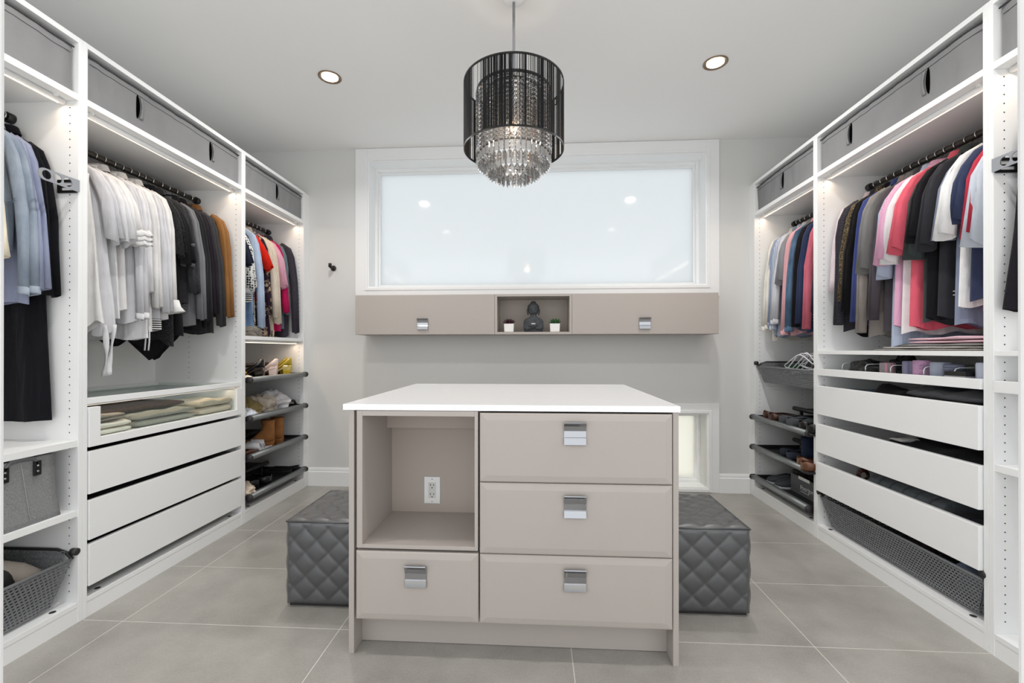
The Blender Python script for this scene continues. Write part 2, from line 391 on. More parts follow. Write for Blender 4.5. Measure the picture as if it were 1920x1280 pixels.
# fabric cases in the top compartments
def case(s, k, label, slots):
    y0, y1 = YS[s][k] + .021, YS[s][k + 1] - .027
    t = thing('storage_case', (dx(s, .28), (y0 + y1) / 2, 2.131), label, 'storage case', 'grey fabric cases on top of the wardrobes')
    off = (-t.location[0], -t.location[1], -2.131)
    ny, nz = 60, 12; z0, z1 = 2.1315, 2.322
    rng = random.Random(int(y0 * 100) + s)
    rows = []
    for j in range(nz + 1):
        z = z0 + (z1 - z0) * j / nz; row = []
        for i in range(ny + 1):
            y = y0 + (y1 - y0) * i / ny
            p = noise.noise(Vector((y * 9, z * 3.5, s * 5 + k)))*.006 + noise.noise(Vector((y * 26, z * 6, s)))*.0045
            e = min(i, ny - i) / 3; p += .006 * max(0, 1 - e)
            zz = z - (.006 * (0.5 + noise.noise(Vector((y * 4, k, s)))) if j == nz else 0)
            row.append((dx(s, .014 + p), y, zz))
        rows.append(row)
    back = [[(dx(s, .53), p[1], p[2]) for p in r] for r in rows]
    m = MB(); m.loft(rows, False); m.loft(back, False)
    m.loft([rows[-1], back[-1]], False); m.loft([rows[0], back[0]], False)
    m.loft([[r[0] for r in rows], [r[0] for r in back]], False); m.loft([[r[-1] for r in rows], [r[-1] for r in back]], False)
    m.build('body', FELTG, t, off)
    def front(y, z): return .014 + noise.noise(Vector((y * 9, z * 3.5, s * 5 + k)))*.006 + noise.noise(Vector((y * 26, z * 6, s)))*.0045
    zt = z1 - .034
    MB().tube([(dx(s, front(y0 + (y1 - y0) * i / 60, zt) - .0004), y0 + (y1 - y0) * i / 60, zt) for i in range(1, 60)], .0012, 5).build('seam', FELTD, t, off)
    eb = []
    for i in range(61):
        y = y0 + (y1 - y0) * i / 60
        eb.append((dx(s, front(y, z1) - .001), y, z1 - .004 - .006 * (.5 + noise.noise(Vector((y * 4, k, s))))))
    MB().tube(eb, .0032, 6).build('edge_binding', FELTD, t, off)
    for y in slots:
        sl = []
        for i in range(11):
            q = i / 10; z = 2.178 + .108 * q; wd = .0075 * math.sin(PI * q) ** .6 + .001
            c = y + .004 * math.sin(PI * q)
            sl.append([(dx(s, front(y, z) - .0015), c - wd, z), (dx(s, front(y, z) - .003), c + wd, z)])
        MB().loft(sl, False, smooth=False).build('slot', SLOT, t, off, solid=.002)
        st = []
        for i in range(11):
            q = i / 10; z = 2.182 + .1 * q; bul = .010 * math.sin(PI * q)
            st.append([(dx(s, front(y, z) - .003 - bul * .6), y + .012 + .006 * math.sin(PI * q), z), (dx(s, front(y, z) - .003 - bul * .3), y + .030, z)])
        MB().loft(st, False).build('handle', FELTG, t, off, solid=.003)
    return t
case(-1, 0, 'grey fabric case above the denim jacket wardrobe', (1.21,))
case(-1, 1, 'long grey fabric case with two handles above the white tops', (1.969, 2.436))
case(-1, 2, 'short grey fabric case with one handle above the red blouse', (3.084,))
case(1, 0, 'grey fabric case above the dark suits by the door frame', (1.30,))
case(1, 1, 'long grey fabric case with two handles above the polo shirts', (1.975, 2.432))
case(1, 2, 'short grey fabric case with one handle above the dress shirts', (3.076,))

# swivel hangers with three round holes
def valet(s, w, ytip, label):
    yb = YS[s][1] - .0195; n = 40
    z0, z1 = 1.7335, 1.781
    cs = [(yb - .045, 1.757), (yb - .083, 1.757), (yb - .121, 1.757)]
    hole_r = .0165; m = MB()
    # plate built as strips round three holes
    def outline():
        p = []
        yl = yb - .128
        for i in range(13):
            a = PI / 2 + PI * i / 12; p.append((yl + .0225 * math.cos(a), 1.757 + .0225 * math.sin(a)))
        p += [(yb, z0), (yb, z1)]
        return p
    import mathutils
    bm = bmesh.new()
    def loop(pts):
        vs = [bm.verts.new((0, y, z)) for y, z in pts]
        return [bm.edges.new((vs[i], vs[(i + 1) % len(vs)])) for i in range(len(vs))]
    ed = loop(outline())
    for cy, cz in cs: ed += loop([(cy + hole_r * math.cos(2 * PI * i / 18), cz + hole_r * math.sin(2 * PI * i / 18)) for i in range(18)])
    bmesh.ops.triangle_fill(bm, use_beauty=True, edges=ed)
    bm.verts.index_update()
    m.add([v.co.copy() for v in bm.verts], [tuple(v.index for v in f.verts) for f in bm.faces]); bm.free()
    m.v = [(dx(s, -.005), y, z) for _, y, z in m.v]
    o = wpart(w, m, 'swivel_hanger', STEEL, solid=.003)
    b = MB(); c = yb + .0005
    b.box(dx(s, .004), dx(s, .085), c - .006, c, 1.731, 1.741); b.box(dx(s, .004), dx(s, .085), c - .006, c, 1.774, 1.784)
    b.box(dx(s, .004), dx(s, .02), c - .006, c, 1.741, 1.774); b.box(dx(s, .07), dx(s, .085), c - .006, c, 1.741, 1.774)
    b.box(dx(s, .02), dx(s, .07), c - .004, c, 1.754, 1.761)
    b.build('bracket', BLKM, o)
valet(-1, WLN, 1.54, ''); valet(1, WRN, 1.6, '')

# drawers
def drawer(s, w, k, z0, z1, proud=.004, glass=False, d1=.5, inner=TRIM):
    y0, y1 = YS[s][k] + .021, YS[s][k + 1] - .021
    m = MB(); t = .012
    zt = z1 - .012
    m.box(dx(s, .02), dx(s, d1), y0 + .008, y0 + .008 + t, z0 + .02, zt); m.box(dx(s, .02), dx(s, d1), y1 - .008 - t, y1 - .008, z0 + .02, zt)
    m.box(dx(s, d1 - t), dx(s, d1), y0 + .02, y1 - .02, z0 + .02, zt); m.box(dx(s, .018), dx(s, d1 - t), y0 + .02, y1 - .02, z0 + .02, z0 + .03)
    o = wpart(w, m, 'drawer', inner)
    if not glass:
        sb(s, -proud, .016, y0 + .002, y1 - .002, z0, z1).build('drawer_front', WHITE, o, bevel=.0015)
    else:
        f = MB(); a, b = y0 + .002, y1 - .002
        sb(s, -proud, .016, a, a + .048, z0, z1, f); sb(s, -proud, .016, b - .042, b, z0, z1, f)
        sb(s, -proud, .016, a + .048, b - .042, z0, z0 + .034, f)
        f.build('drawer_front', WHITE, o, bevel=.001)
        sb(s, .003, .007, a + .046, b - .04, z0 + .03, z1 - .003).build('glass_panel', GLASS, o)
    return o
drawer(-1, WLM, 1, .697, .861, glass=True)
for z0, z1 in ((.503, .679), (.314, .477), (.125, .296)): drawer(-1, WLM, 1, z0, z1, inner=pbr('drawer_shade', '#6f6e6d', .7))
for z0, z1 in ((.728, .891), (.509, .671), (.286, .448)): drawer(1, WRM, 1, z0, z1, proud=.014)
a, b = YS[-1][1] + .0195, YS[-1][2] - .0195
fr = MB(); sb(-1, .002, .03, a, b, .875, .899, fr); sb(-1, .03, .55, a, a + .02, .878, .897, fr); sb(-1, .03, .55, b - .02, b, .878, .897, fr); sb(-1, .53, .55, a + .02, b - .02, .878, .897, fr)
g = wpart(WLM, fr, 'glass_shelf', WHITE, bevel=.001)
sb(-1, .029, .531, a + .019, b - .019, .887, .893).build('glass_panel', GLASS, g)
st = sb(-1, .03, .05, a + .02, b - .02, .866, .874); l = wpart(WLM, st, 'light_strip', TRIM)
sb(-1, .034, .044, a + .03, b - .03, .8645, .8665).build('diffuser', LED, l)
st = MB().tube([(dx(-1, .05), 2.74, 1.158), (dx(-1, .05), 3.43, 1.158)], .009, 8); l = wpart(WLF, st, 'light_strip', TRIM)
sb(-1, .046, .056, 2.75, 3.42, 1.146, 1.150).build('diffuser', LED, l)
# pull-out trays
def tray(s, w, k, z0, z1):
    y0, y1 = YS[s][k] + .021, YS[s][k + 1] - .021
    m = MB(); sb(s, .02, .5, y0 + .01, y1 - .01, z0 + .004, z0 + .012, m); sb(s, .02, .5, y0 + .01, y0 + .02, z0 + .004, z1 - .004, m); sb(s, .02, .5, y1 - .02, y1 - .01, z0 + .004, z1 - .004, m); sb(s, .49, .5, y0, y1, z0 + .004, z1, m)
    o = wpart(w, m, 'pull_out_tray', WHITE)
    sb(s, -.006, .016, y0 + .003, y1 - .003, z0, z1).build('tray_front', WHITE, o, bevel=.001)
    return o
TR = tray(1, WRM, 1, .952, .990); tray(1, WRN, 0, .946, .987)
# clear dividers in the tie tray
for i, y in enumerate((1.88, 2.02, 2.2, 2.36, 2.53)):
    p = [(0.03, .992), (.03, 1.012), (.036, 1.022), (.05, 1.026), (.40, 1.026), (.40, .992)]
    m = MB(); m.loft([[(dx(1, d), y + e, z) for d, z in p] for e in (-.0015, .0015)], True, True, True, False)
    dv = m.build('divider', GLASS, TR)
    MB().tube([(dx(1, d), y, z) for d, z in p[:5]], .0022, 6).build('rim', ACRYL, dv)

# perforated sheet: cells with a lozenge hole
def perf(mb, o, eu, ev, nu, nv, hole=.66, taper=0):
    """o corner, eu / ev full edge vectors; taper draws the lower corners in"""
    o, eu, ev = Vector(o), Vector(eu), Vector(ev)
    def pt(a, b):
        k = (a - .5) * (1 - taper * (1 - b)) + .5
        return o + eu * k + ev * b
    for j in range(nv):
        sh = .5 * (j % 2)
        for i in range(-1 if sh else 0, nu):
            a0, a1 = max(0, (i + sh) / nu), min(1, (i + 1 + sh) / nu)
            if a1 <= a0: continue
            b0, b1 = j / nv, (j + 1) / nv; ac, bc = (a0 + a1) / 2, (b0 + b1) / 2; ha, hb = (a1 - a0) / 2 * hole, (b1 - b0) / 2 * hole * .72
            v = [pt(a0, b0), pt(a1, b0), pt(a1, b1), pt(a0, b1), pt(ac - ha, bc - hb), pt(ac + ha, bc - hb), pt(ac + ha, bc + hb), pt(ac - ha, bc + hb)]
            mb.add(v, [(0, 1, 5, 4), (1, 2, 6, 5), (2, 3, 7, 6), (3, 0, 4, 7)])
def mesh_basket(s, w, k, zr, zb, din, cell, lab=None, slope=0):
    y0, y1 = YS[s][k] + .03, YS[s][k + 1] - .03; d0, d1 = .012, .50
    yi0, yi1 = y0 + din, y1 - din; di = din * .55
    root = wpart(w, MB().tube([(dx(s, d0), y0 + .004, zr), (dx(s, d0), y1 - .004, zr)], .006, 8), 'pull_out_basket', MESHM)
    nz = max(4, int((zr - zb) / cell)); nu = int((y1 - y0) / (cell * 1.25)); nd = int(.45 / (cell * 1.25))
    m = MB()
    tp = 2 * din / (y1 - y0)
    perf(m, (dx(s, d0 + di), y0, zb), (0, y1 - y0, 0), (dx(s, d0) - dx(s, d0 + di), 0, zr - zb), nu, nz, taper=tp)
    m.build('front_mesh', MESHM, root, solid=.0022)
    m = MB()
    for yy, yi in ((y0, yi0), (y1, yi1)):
        perf(m, (dx(s, d0 + di), yi, zb), (dx(s, d1) - dx(s, d0 + di), 0, 0), (0, yy - yi, zr + .03 - zb), nd, nz)
    perf(m, (dx(s, d1), yi0, zb), (0, yi1 - yi0, 0), (0, 0, zr + .03 - zb), nu, nz)
    m.build('side_mesh', MESHM, root, solid=.0022)
    m = MB(); perf(m, (dx(s, d0 + di), yi0, zb), (0, yi1 - yi0, 0), (dx(s, d1) - dx(s, d0 + di), 0, 0), nu, nd); m.build('base_mesh', MESHM, root, solid=.002)
    sd = MB()
    for yy, sg in ((y0, 1), (y1, -1)):
        sd.tube([(dx(s, d0), yy, zr), (dx(s, d0 + .03), yy - sg * .004, zr + .022), (dx(s, d0 + .07), yy - sg * .004, zr + .034), (dx(s, d1), yy - sg * .004, zr + .034)], .006, 8)
        sd.tube([(dx(s, -.002), yy - sg * .006, zr + .026), (dx(s, .02), yy - sg * .006, zr + .026)], .014, 14)
    sd.tube([(dx(s, d1), y0, zr + .034), (dx(s, d1), y1, zr + .034)], .006, 8)
    sd.build('runner', DARKP, root)
    return root
mesh_basket(-1, WLN, 0, .262, .098, .055, .0125)
mesh_basket(1, WRM, 1, .247, .098, .05, .012)
mesh_basket(1, WRF, 2, .975, .862, .05, .0105)

def shoe_shelf(s, w, k, z, riser=True):
    y0, y1 = YS[s][k] + .024, YS[s][k + 1] - .024
    p = []
    for i in range(9):
        a = PI * (.5 + i / 8); p.append((-.020 + .017 * math.cos(a), .0175 * math.sin(a)))
    p += [(-.002, -.0175), (-.002, .0175)]
    m = MB().loft([[(dx(s, d), y, z + zz) for d, zz in p] for y in (y0 + .012, y1 - .012)], True, True, True)
    root = wpart(w, m, 'shoe_shelf', ALU)
    for yy, sg in ((y0, 1), (y1, -1)):
        e = MB().loft([[(dx(s, d * 1.12 - .001), y, z + zz * 1.12) for d, zz in p] for y in (yy, yy + sg * .012)], True, True, True)
        e.build('end_cap', DARKP, root)
    t = MB(); sb(s, 0, .5, y0 + .006, y1 - .006, z - .016, z - .010, t); sb(s, 0, .5, y0 + .002, y0 + .007, z - .016, z + .014, t); sb(s, 0, .5, y1 - .007, y1 - .002, z - .016, z + .014, t)
    t.build('tray', DARKP, root)
    if riser:
        b = MB().tube([(dx(s, .20), y0 + .06, z + .085), (dx(s, .20), y1 - .15, z + .085)], .015, 10)
        sb(s, .20, .42, y0 + .06, y1 - .15, z + .078, z + .083, b)
        for yy in (y0 + .16, y1 - .2): sb(s, .212, .228, yy - .008, yy + .008, z - .012, z + .08, b)
        b.build('rear_riser', DARKP, root)
    return root
for z in (.907, .659, .411, .157): shoe_shelf(-1, WLF, 2, z)
for z in (.600, .377, .154): shoe_shelf(1, WRF, 2, z)

# ------------------------------------------------------------------ clothes
def sheet_ring(hw, th, z, n, fold, kf, ph, hem=0):
    r = []
    for i in range(n):
        a = 2 * PI * i / n; c, q = math.cos(a), math.sin(a)
        u = hw * (abs(c) ** .72) * (1 if c >= 0 else -1); v = th * (abs(q) ** .8) * (1 if q >= 0 else -1)
        v += fold * math.sin(kf * u + ph + 3 * z) + .4 * fold * math.sin(2.3 * kf * u - ph)
        r.append((u, v, z + hem * math.sin(kf * .7 * u + ph)))
    return r
UP = .024
def garment(s, y, name, label, cat, mat, L, sleeve='long', group=None, sh=.18, w=.20, th=.019, twist=.1, slen=.56, neck='collar',
            fold=.0055, kf=58, flare=0, hem=.006, seed=None, sm=None, band=None, bandmat=None, point=0, straps=0, short_v=0, cuff=None, sa=1.0):
    rng = random.Random(label if seed is None else seed); ph = rng.random() * 6
    L += UP; slen += UP
    base = 0 if s < 0 else PI
    t = thing(name, (dx(s, RAILD), y, RAILZ + UP), label, cat, group, base + (twist if s < 0 else -twist))
    rings = []; n = 56
    zs = [-.098, -.11, -.125, -.145, -.168, -.19, -.22, -.29, -.37] + [-.37 - (L - .37) * q / 8 for q in range(1, 9)]
    for z in zs:
        q = min(1, max(0, (-z - .098) / .092))
        hw = .055 + (sh - .055) * q ** .95
        if -z > .2:
            k = (-z - .2) / (L - .2); hw = sh - .004 + (w - sh) * k
        tt = th * (.45 + .55 * min(1, (-z - .08) / .25)) * (1 + flare * max(0, -z - .3))
        rp = min(1, max(0, (-z - .15) / .4))
        r = sheet_ring(hw, tt, z, n, fold * rp, kf, ph, hem if z == zs[-1] else 0)
        if point and -z > L * .6:
            e = (-z / L - .6) / .4
            r = [(u, v, zz - point * e * max(0, 1 - abs(u - .05) / .14)) for u, v, zz in r]
        rings.append(r)
    m = MB().loft(rings, True)
    m.build('body', mat, t)
    if band:
        i0 = len(zs) - 1 - band
        bm_ = MB().loft([[(u * 1.012, v * 1.1, z) for u, v, z in r] for r in rings[i0:]], True)
        bm_.build('hem_band', bandmat, t)
    smt = sm or mat
    if sleeve:
        for sg in (1, -1):
            a0 = rng.uniform(-.012, .012)
            if sleeve == 'long':
                P = [(sh - .06, -.14), (sh - .015, -.18), (sh + .006, -.24), (sh + .020, -.33), (sh + .034 + a0, -.44), (sh + .042 + a0, -.56), (sh + .052 + a0, -.105 - slen)]
                A = [.03, .044, .05, .05, .046, .041, .038]
            else:
                P = [(sh - .07, -.142), (sh - .022, -.178), (sh + .008, -.23), (sh + .032 + a0 * .5, -.29), (sh + .058 + a0, -.11 - slen)]
                A = [.03, .045, .053, .058, .062]
            rr = []
            for i, (u, z) in enumerate(P):
                u0, z0 = P[max(0, i - 1)]; u1, z1 = P[min(len(P) - 1, i + 1)]
                tu, tz = u1 - u0, z1 - z0; ln = math.hypot(tu, tz); nu, nz = -tz / ln, tu / ln
                b = th * (.75 + .35 * i / len(P)); vo = .004 * math.sin(i + ph) - .004
                ring_ = []
                for q in range(14):
                    an = 2 * PI * q / 14; ca, sa = math.cos(an), math.sin(an)
                    d = A[i] * sa * ca; vv = b * sa + (.0035 * math.sin(an * 3 + i * 1.3 + ph) if 0 < i else 0)
                    if i == len(P) - 1: z_ = .018 * ca + .005 * math.sin(2 * an + ph) if sleeve == 'short' else .006 * ca
                    else: z_ = 0
                    ring_.append(((1 if sg > 0 else -.86) * (u + nu * d), vo + vv * (1.35 if sleeve == 'short' and i == len(P) - 1 else 1), z + nz * d + z_))
                rr.append(ring_)
            k = MB().loft(rr, True)
            so = k.build('sleeve', smt, t, solid=.0016)
            if cuff and sleeve == 'long':
                e = [[(c[0], c[1] * 1.12, c[2]) for c in rr[-1]]]
                cx = sum(p[0] for p in rr[-1]) / 14
                e = [[(cx + (p[0] - cx) * f, p[1] * f, p[2] - dz) for p in rr[-1]] for f, dz in ((1.02, -.002), (1.05, .02), (1.05, .026))]
                MB().loft(e, True).build('cuff', cuff, so, solid=.002)
    if neck == 'collar':
        c = MB(); rr = []
        for z, f in ((-.106, 1.08), (-.084, .96), (-.068, .92), (-.074, 1.1), (-.104, 1.3)):
            rr.append([(.060 * f * math.cos(2 * PI * i / 16), (th * .8 + .006) * f * math.sin(2 * PI * i / 16), z) for i in range(16)])
        c.loft(rr, True).build('collar', smt, t)
    elif neck == 'crew':
        rr = [[(.064 * math.cos(2 * PI * i / 16), (th * .55 + .003) * math.sin(2 * PI * i / 16), z) for i in range(16)] for z in (-.104, -.092)]
        MB().loft(rr, True).build('neckband', smt, t, solid=.003)
    elif neck == 'strap':
        for u in (-.07, .07):
            MB().tube([(u, 0, -.12), (u, .003, -.10), (u * .97, 0, -.083)], .006, 6).build('strap', smt, t)
    return t
HANG = {}
def hanger(s, y, label, group, twist=.1, mat=BLACK, wide=.165):
    key = (mat.name, wide)
    rz = (0 if s < 0 else PI) + (twist if s < 0 else -twist)
    loc = (dx(s, RAILD), y, RAILZ)
    if key not in HANG:
        t = thing('hanger', loc, label, 'hanger', group, rz)
        hk = []
        for i in range(13):
            a = -PI * .28 + (PI * 1.35) * i / 12
            hk.append((.0178 * math.cos(a), 0, .0005 + .0178 * math.sin(a)))
        hk = hk[::-1][::-1]
        hk = [(x, 0, z) for x, _, z in hk] + [(-.0165, 0, -.0115), (-.007, 0, -.026), (0, 0, -.036), (0, 0, -.066)]
        MB().tube(hk, .0022, 6).build('hook', pbr('bright_hook', '#e2dfdb', .22, metal=.85), t)
        m = MB(); rr = []
        for i in range(15):
            u = -wide + 2 * wide * i / 14; z = -.068 - .105 * (abs(u) / wide) ** 1.1
            rr.append([(u, .005 * math.cos(2 * PI * k / 8), z + .009 * math.sin(2 * PI * k / 8)) for k in range(8)])
        m.loft(rr, True, True, True).build('shoulder_bar', mat, t)
        HANG[key] = t
        return t
    t = copy_tree(HANG[key]); t.location = loc; t.rotation_euler = (0, 0, rz); tag(t, label, 'hanger', group)
    return t

W1, W2, W3 = cloth('#dcdcde'), cloth('#d0d0d4'), cloth('#e2e1e0')
BK, BK2, CH, NV = cloth('#1d1d20'), cloth('#262629'), cloth('#3a393c'), cloth('#272b3d')
GA = 'clothes on the rail above the glass fronted drawer'
GB = 'clothes on the rail above the womens shoes'
GC = 'clothes on the rail above the mens shoes'
GD = 'clothes on the rail above the tie tray'
GE = 'clothes on the rail above the felt basket'
GF = 'dark clothes on the rail beside the door frame'
# --- white and black tops
L = -1
garment(L, 1.772, 'camisole', 'thin white camisole first on its rail beside the wardrobe side panel', 'top', W1, .70, None, GA, sa=.88, sh=.13, w=.2, neck='strap', twist=.06)
garment(L, 1.822, 'sleeveless_top', 'white sleeveless top with a keyhole opening below its neckline', 'top', W3, .84, None, GA, sa=.88, sh=.175, w=.245, neck='strap', flare=.7, hem=.03, twist=.1, fold=.010)
tb = garment(L, 1.872, 'blouse', 'white blouse with two long tie strings hanging under its hem', 'blouse', W2, .86, 'short', GA, sa=.74, slen=.34, w=.24, neck='crew', hem=.02, twist=.1, fold=.009)
for i, (u, zz) in enumerate(((.215, -1.06), (.248, -1.055))):
    p = []
    for q in range(13):
        e = q / 12; wd = .0075 + .004 * math.sin(PI * e) + .003 * (e > .9); tw = 1.1 * math.sin(2.2 * e * PI + i * 2) * .5
        c = Vector((u + .010 * math.sin(e * 3 + i * 2) - .006 * e, -.022, -.85 + (zz + .83) * e)); dv = Vector((math.cos(tw), math.sin(tw), .15 if e > .95 else 0)) * wd
        p.append([c - dv, c + dv])
    MB().loft(p, False).build('tie_string', W1, tb, solid=.0012)
garment(L, 1.925, 'tee', 'white short-sleeved tee between the tie-string blouse and the frilled top', 't-shirt', W1, .80, 'short', GA, sa=.74, slen=.335, neck='crew', w=.215, twist=.11)
fr_ = garment(L, 1.975, 'frilled_top', 'white top with gathered frills at the sleeve end', 'top', W3, .76, 'short', GA, sa=.74, slen=.31, neck='crew', hem=.015, twist=.11)
f = MB()
for q in range(3):
    rr = []
    for e in range(2):
        rr.append([(.245 + .012 * e + .058 * (1 + .12 * e) * math.cos(2 * PI * i / 28), (.018 + .004 * e + .004 * math.sin(i * 2.6)) * math.sin(2 * PI * i / 28) - .004, -.40 - .022 * q - .026 * e + .004 * math.sin(i * 1.9)) for i in range(28)])
    f.loft(rr, True)
f.build('frill', W3, fr_, solid=.0015)
garment(L, 2.025, 'shirt', 'white shirt with a sleeve hanging straight to a plain cuff', 'shirt', W2, .80, 'long', GA, sa=.88, slen=.66, cuff=W1, twist=.12, hem=.014)
garment(L, 2.07, 'tunic', 'long white tunic with a wide hem lower than its neighbours', 'tunic', W1, .885, 'long', GA, sa=.88, slen=.55, neck='crew', w=.22, flare=.4, twist=.11)
ws = garment(L, 2.12, 'shirt', 'white shirt with short cords hanging from its hem', 'shirt', W3, .83, 'long', GA, sa=.88, slen=.62, twist=.12, hem=.016)
for i in range(2): MB().tube([(.17 + .018 * i + .003 * math.sin(q), -.014, -.845 - .03 * q) for q in range(5)], .0035, 6).build('cord', W1, ws)
garment(L, 2.165, 'blouse', 'white blouse with a black and white striped hem band', 'blouse', W2, .84, 'long', GA, sa=.88, slen=.64, neck='crew', band=1, bandmat=cloth('#f4f3f2', 'hstripe', '#151515'), twist=.11)
bl = garment(L, 2.21, 'blouse', 'white blouse with a wide bell cuff, last white one before the black tops', 'blouse', W3, .78, 'long', GA, sa=.88, slen=.60, neck='collar', twist=.12)
for sg in (1,):
    MB().loft([[(.215 + f * .04 * math.cos(2 * PI * i / 20), (.018 * f + .004 * math.sin(i * 2.2) * (f > 1.2)) * math.sin(2 * PI * i / 20), z + .01 * math.cos(2 * PI * i / 20) * (f > 1.5)) for i in range(20)] for z, f in ((-.70, .95), (-.735, 1.2), (-.77, 1.75))], True).build('bell_cuff', W3, bl, solid=.0015)
garment(L, 2.255, 'lace_top', 'black lace top with gathered sleeve next to the bell-cuff white blouse', 'top', cloth('#1b1b1d', 'tweed', '#38383b'), .90, 'short', GA, sa=.74, slen=.32, neck='crew', twist=.12, hem=.02)
garment(L, 2.295, 'wrap_top', 'black wrap top whose hem falls in a long point', 'top', BK, .86, 'short', GA, sa=.74, slen=.36, neck='collar', point=.14, w=.22, twist=.12)
tc_ = garment(L, 2.345, 'toggle_coat', 'charcoal wool coat with pairs of cloth toggles', 'coat', cloth('#2f2f33', 'tweed', '#3d3d41'), .68, 'long', GA, sa=.88, slen=.52, th=.024, twist=.12)
for z in (-.385, -.495):
    for u in (.185, .225): MB().tube([(u, -.036, z + .004), (u + .014, -.039, z), (u + .03, -.036, z - .004)], .010, 8).build('toggle', cloth('#5a5a5f'), tc_)
garment(L, 2.405, 'sweater', 'grey flannel sweater between the toggle coat and the black blazer', 'sweater', cloth('#77787c'), .80, 'long', GA, sa=.88, slen=.66, neck='crew', twist=.1)
garment(L, 2.455, 'blazer', 'black blazer with straight sleeve beside the grey sweater', 'blazer', BK, .82, 'long', GA, sa=.88, slen=.67, th=.022, twist=.08, sm=BK2)
garment(L, 2.51, 'jacket', 'black velvet jacket with a dull plum sheen', 'jacket', cloth('#241f26'), .81, 'long', GA, sa=.88, slen=.62, th=.022, twist=.07, fold=.009)
garment(L, 2.56, 'cardigan', 'dark charcoal cardigan in front of the camel coat', 'cardigan', CH, .84, 'long', GA, sa=.88, slen=.69, th=.022, twist=.06, neck='crew')
garment(L, 2.625, 'camel_coat', 'camel wool jacket closing the row of black tops', 'jacket', cloth('#8c6238'), .74, 'long', GA, sa=.88, sh=.205, slen=.63, th=.026, twist=.03)
for i, y in enumerate((1.772, 1.822, 1.872, 1.925, 1.975, 2.025, 2.07, 2.12, 2.165, 2.21, 2.255, 2.295, 2.345, 2.405, 2.455, 2.51, 2.56, 2.625)):
    hanger(L, y, 'slim black hanger with chrome hook above the white and black tops', 'slim hangers on the white and black tops rail', .11)
# --- colourful tops
garment(L, 2.79, 'ruffled_top', 'navy top with a ruffled short sleeve', 'top', NV, .50, 'short', GB, sa=.84, slen=.26, neck='crew', fold=.010, twist=.2)
garment(L, 2.83, 'patterned_top', 'black and white dotted top with a striped border', 'top', cloth('#f0f0ee', 'dots', '#141414'), .62, 'short', GB, sa=.84, slen=.42, neck='crew', w=.24, band=2, bandmat=cloth('#161616', 'hstripe', '#d9d9d9', scale=.8), twist=.2)
garment(L, 2.865, 'denim_shirt', 'blue denim shirt mostly hidden under the dotted top', 'shirt', cloth('#4a6488', 'denim', '#7b95b5'), .80, None, GB, sa=.84, w=.235, twist=.16)
garment(L, 2.905, 'shirt', 'pale blue cotton shirt with a long smooth sleeve', 'shirt', cloth('#aebfd6'), .78, 'long', GB, sa=.84, sh=.205, slen=.68, twist=.2)
garment(L, 2.955, 'animal_print_blouse', 'white blouse printed with black spots', 'blouse', cloth('#e8e6e2', 'dots', '#17171a', scale=1.2), .76, 'long', GB, sa=.84, slen=.6, twist=.12)
garment(L, 3.005, 'blouse', 'bright red blouse with a flared short sleeve', 'blouse', cloth('#cf2413'), .60, 'short', GB, sa=.84, slen=.26, neck='crew', twist=.14, fold=.009)
garment(L, 3.06, 'floral_dress', 'dark purple dress printed with beige flowers', 'dress', cloth('#2a1d2b', 'floral', '#b09a80'), .835, 'long', GB, sa=.84, slen=.58, neck='crew', w=.24, twist=.1)
garment(L, 3.115, 'cardigan', 'cream and grey colour-block cardigan beside the dark floral dress', 'cardigan', cloth('#e3d8ca'), .76, 'long', GB, sa=.84, slen=.6, twist=.1, sm=cloth('#d8cbbb'))
sk = garment(L, 3.165, 'shaggy_sweater', 'cream knitted sweater with a shaggy fringed hem', 'sweater', cloth('#d6c7b2', 'tweed', '#e6dccd'), .80, 'long', GB, sa=.84, slen=.64, neck='crew', th=.024, twist=.1)
m = MB()
for i in range(60):
    a = 2 * PI * i / 60; u = .2 * math.cos(a); v = .026 * math.sin(a)
    m.tube([(u, v, -.815), (u + random.uniform(-.006, .006), v + random.uniform(-.004, .004), -.865 - random.random() * .02)], .0022, 4)
tag(m.build('fringe', cloth('#d6c7b2'), sk), kind='stuff')
garment(L, 3.215, 'tee', 'pink short-sleeved top between the cream sweater and the magenta one', 'top', cloth('#d9a3b8'), .70, 'short', GB, sa=.84, slen=.36, neck='crew', twist=.08)
garment(L, 3.262, 'dress', 'magenta dress showing as a thin bright strip', 'dress', cloth('#b51a55'), .80, 'long', GB, sa=.84, slen=.55, neck='crew', twist=.08)
garment(L, 3.31, 'top', 'teal grey top hung just before the charcoal jacket', 'top', cloth('#6b7d84'), .78, 'long', GB, sa=.84, slen=.56, neck='crew', twist=.06)
cj = garment(L, 3.37, 'jacket', 'charcoal tweed jacket with a seam across the sleeve', 'jacket', cloth('#37343c', 'tweed', '#4a4750'), .83, 'long', GB, sa=.84, sh=.21, slen=.7, th=.024, twist=.03)
for i, y in enumerate((2.79, 2.83, 2.865, 2.905, 2.955, 3.005, 3.06, 3.115, 3.165, 3.215, 3.262, 3.31, 3.37)):
    hanger(L, y, 'slim black hanger with chrome hook above the colourful tops', 'slim hangers on the colourful tops rail', .12)
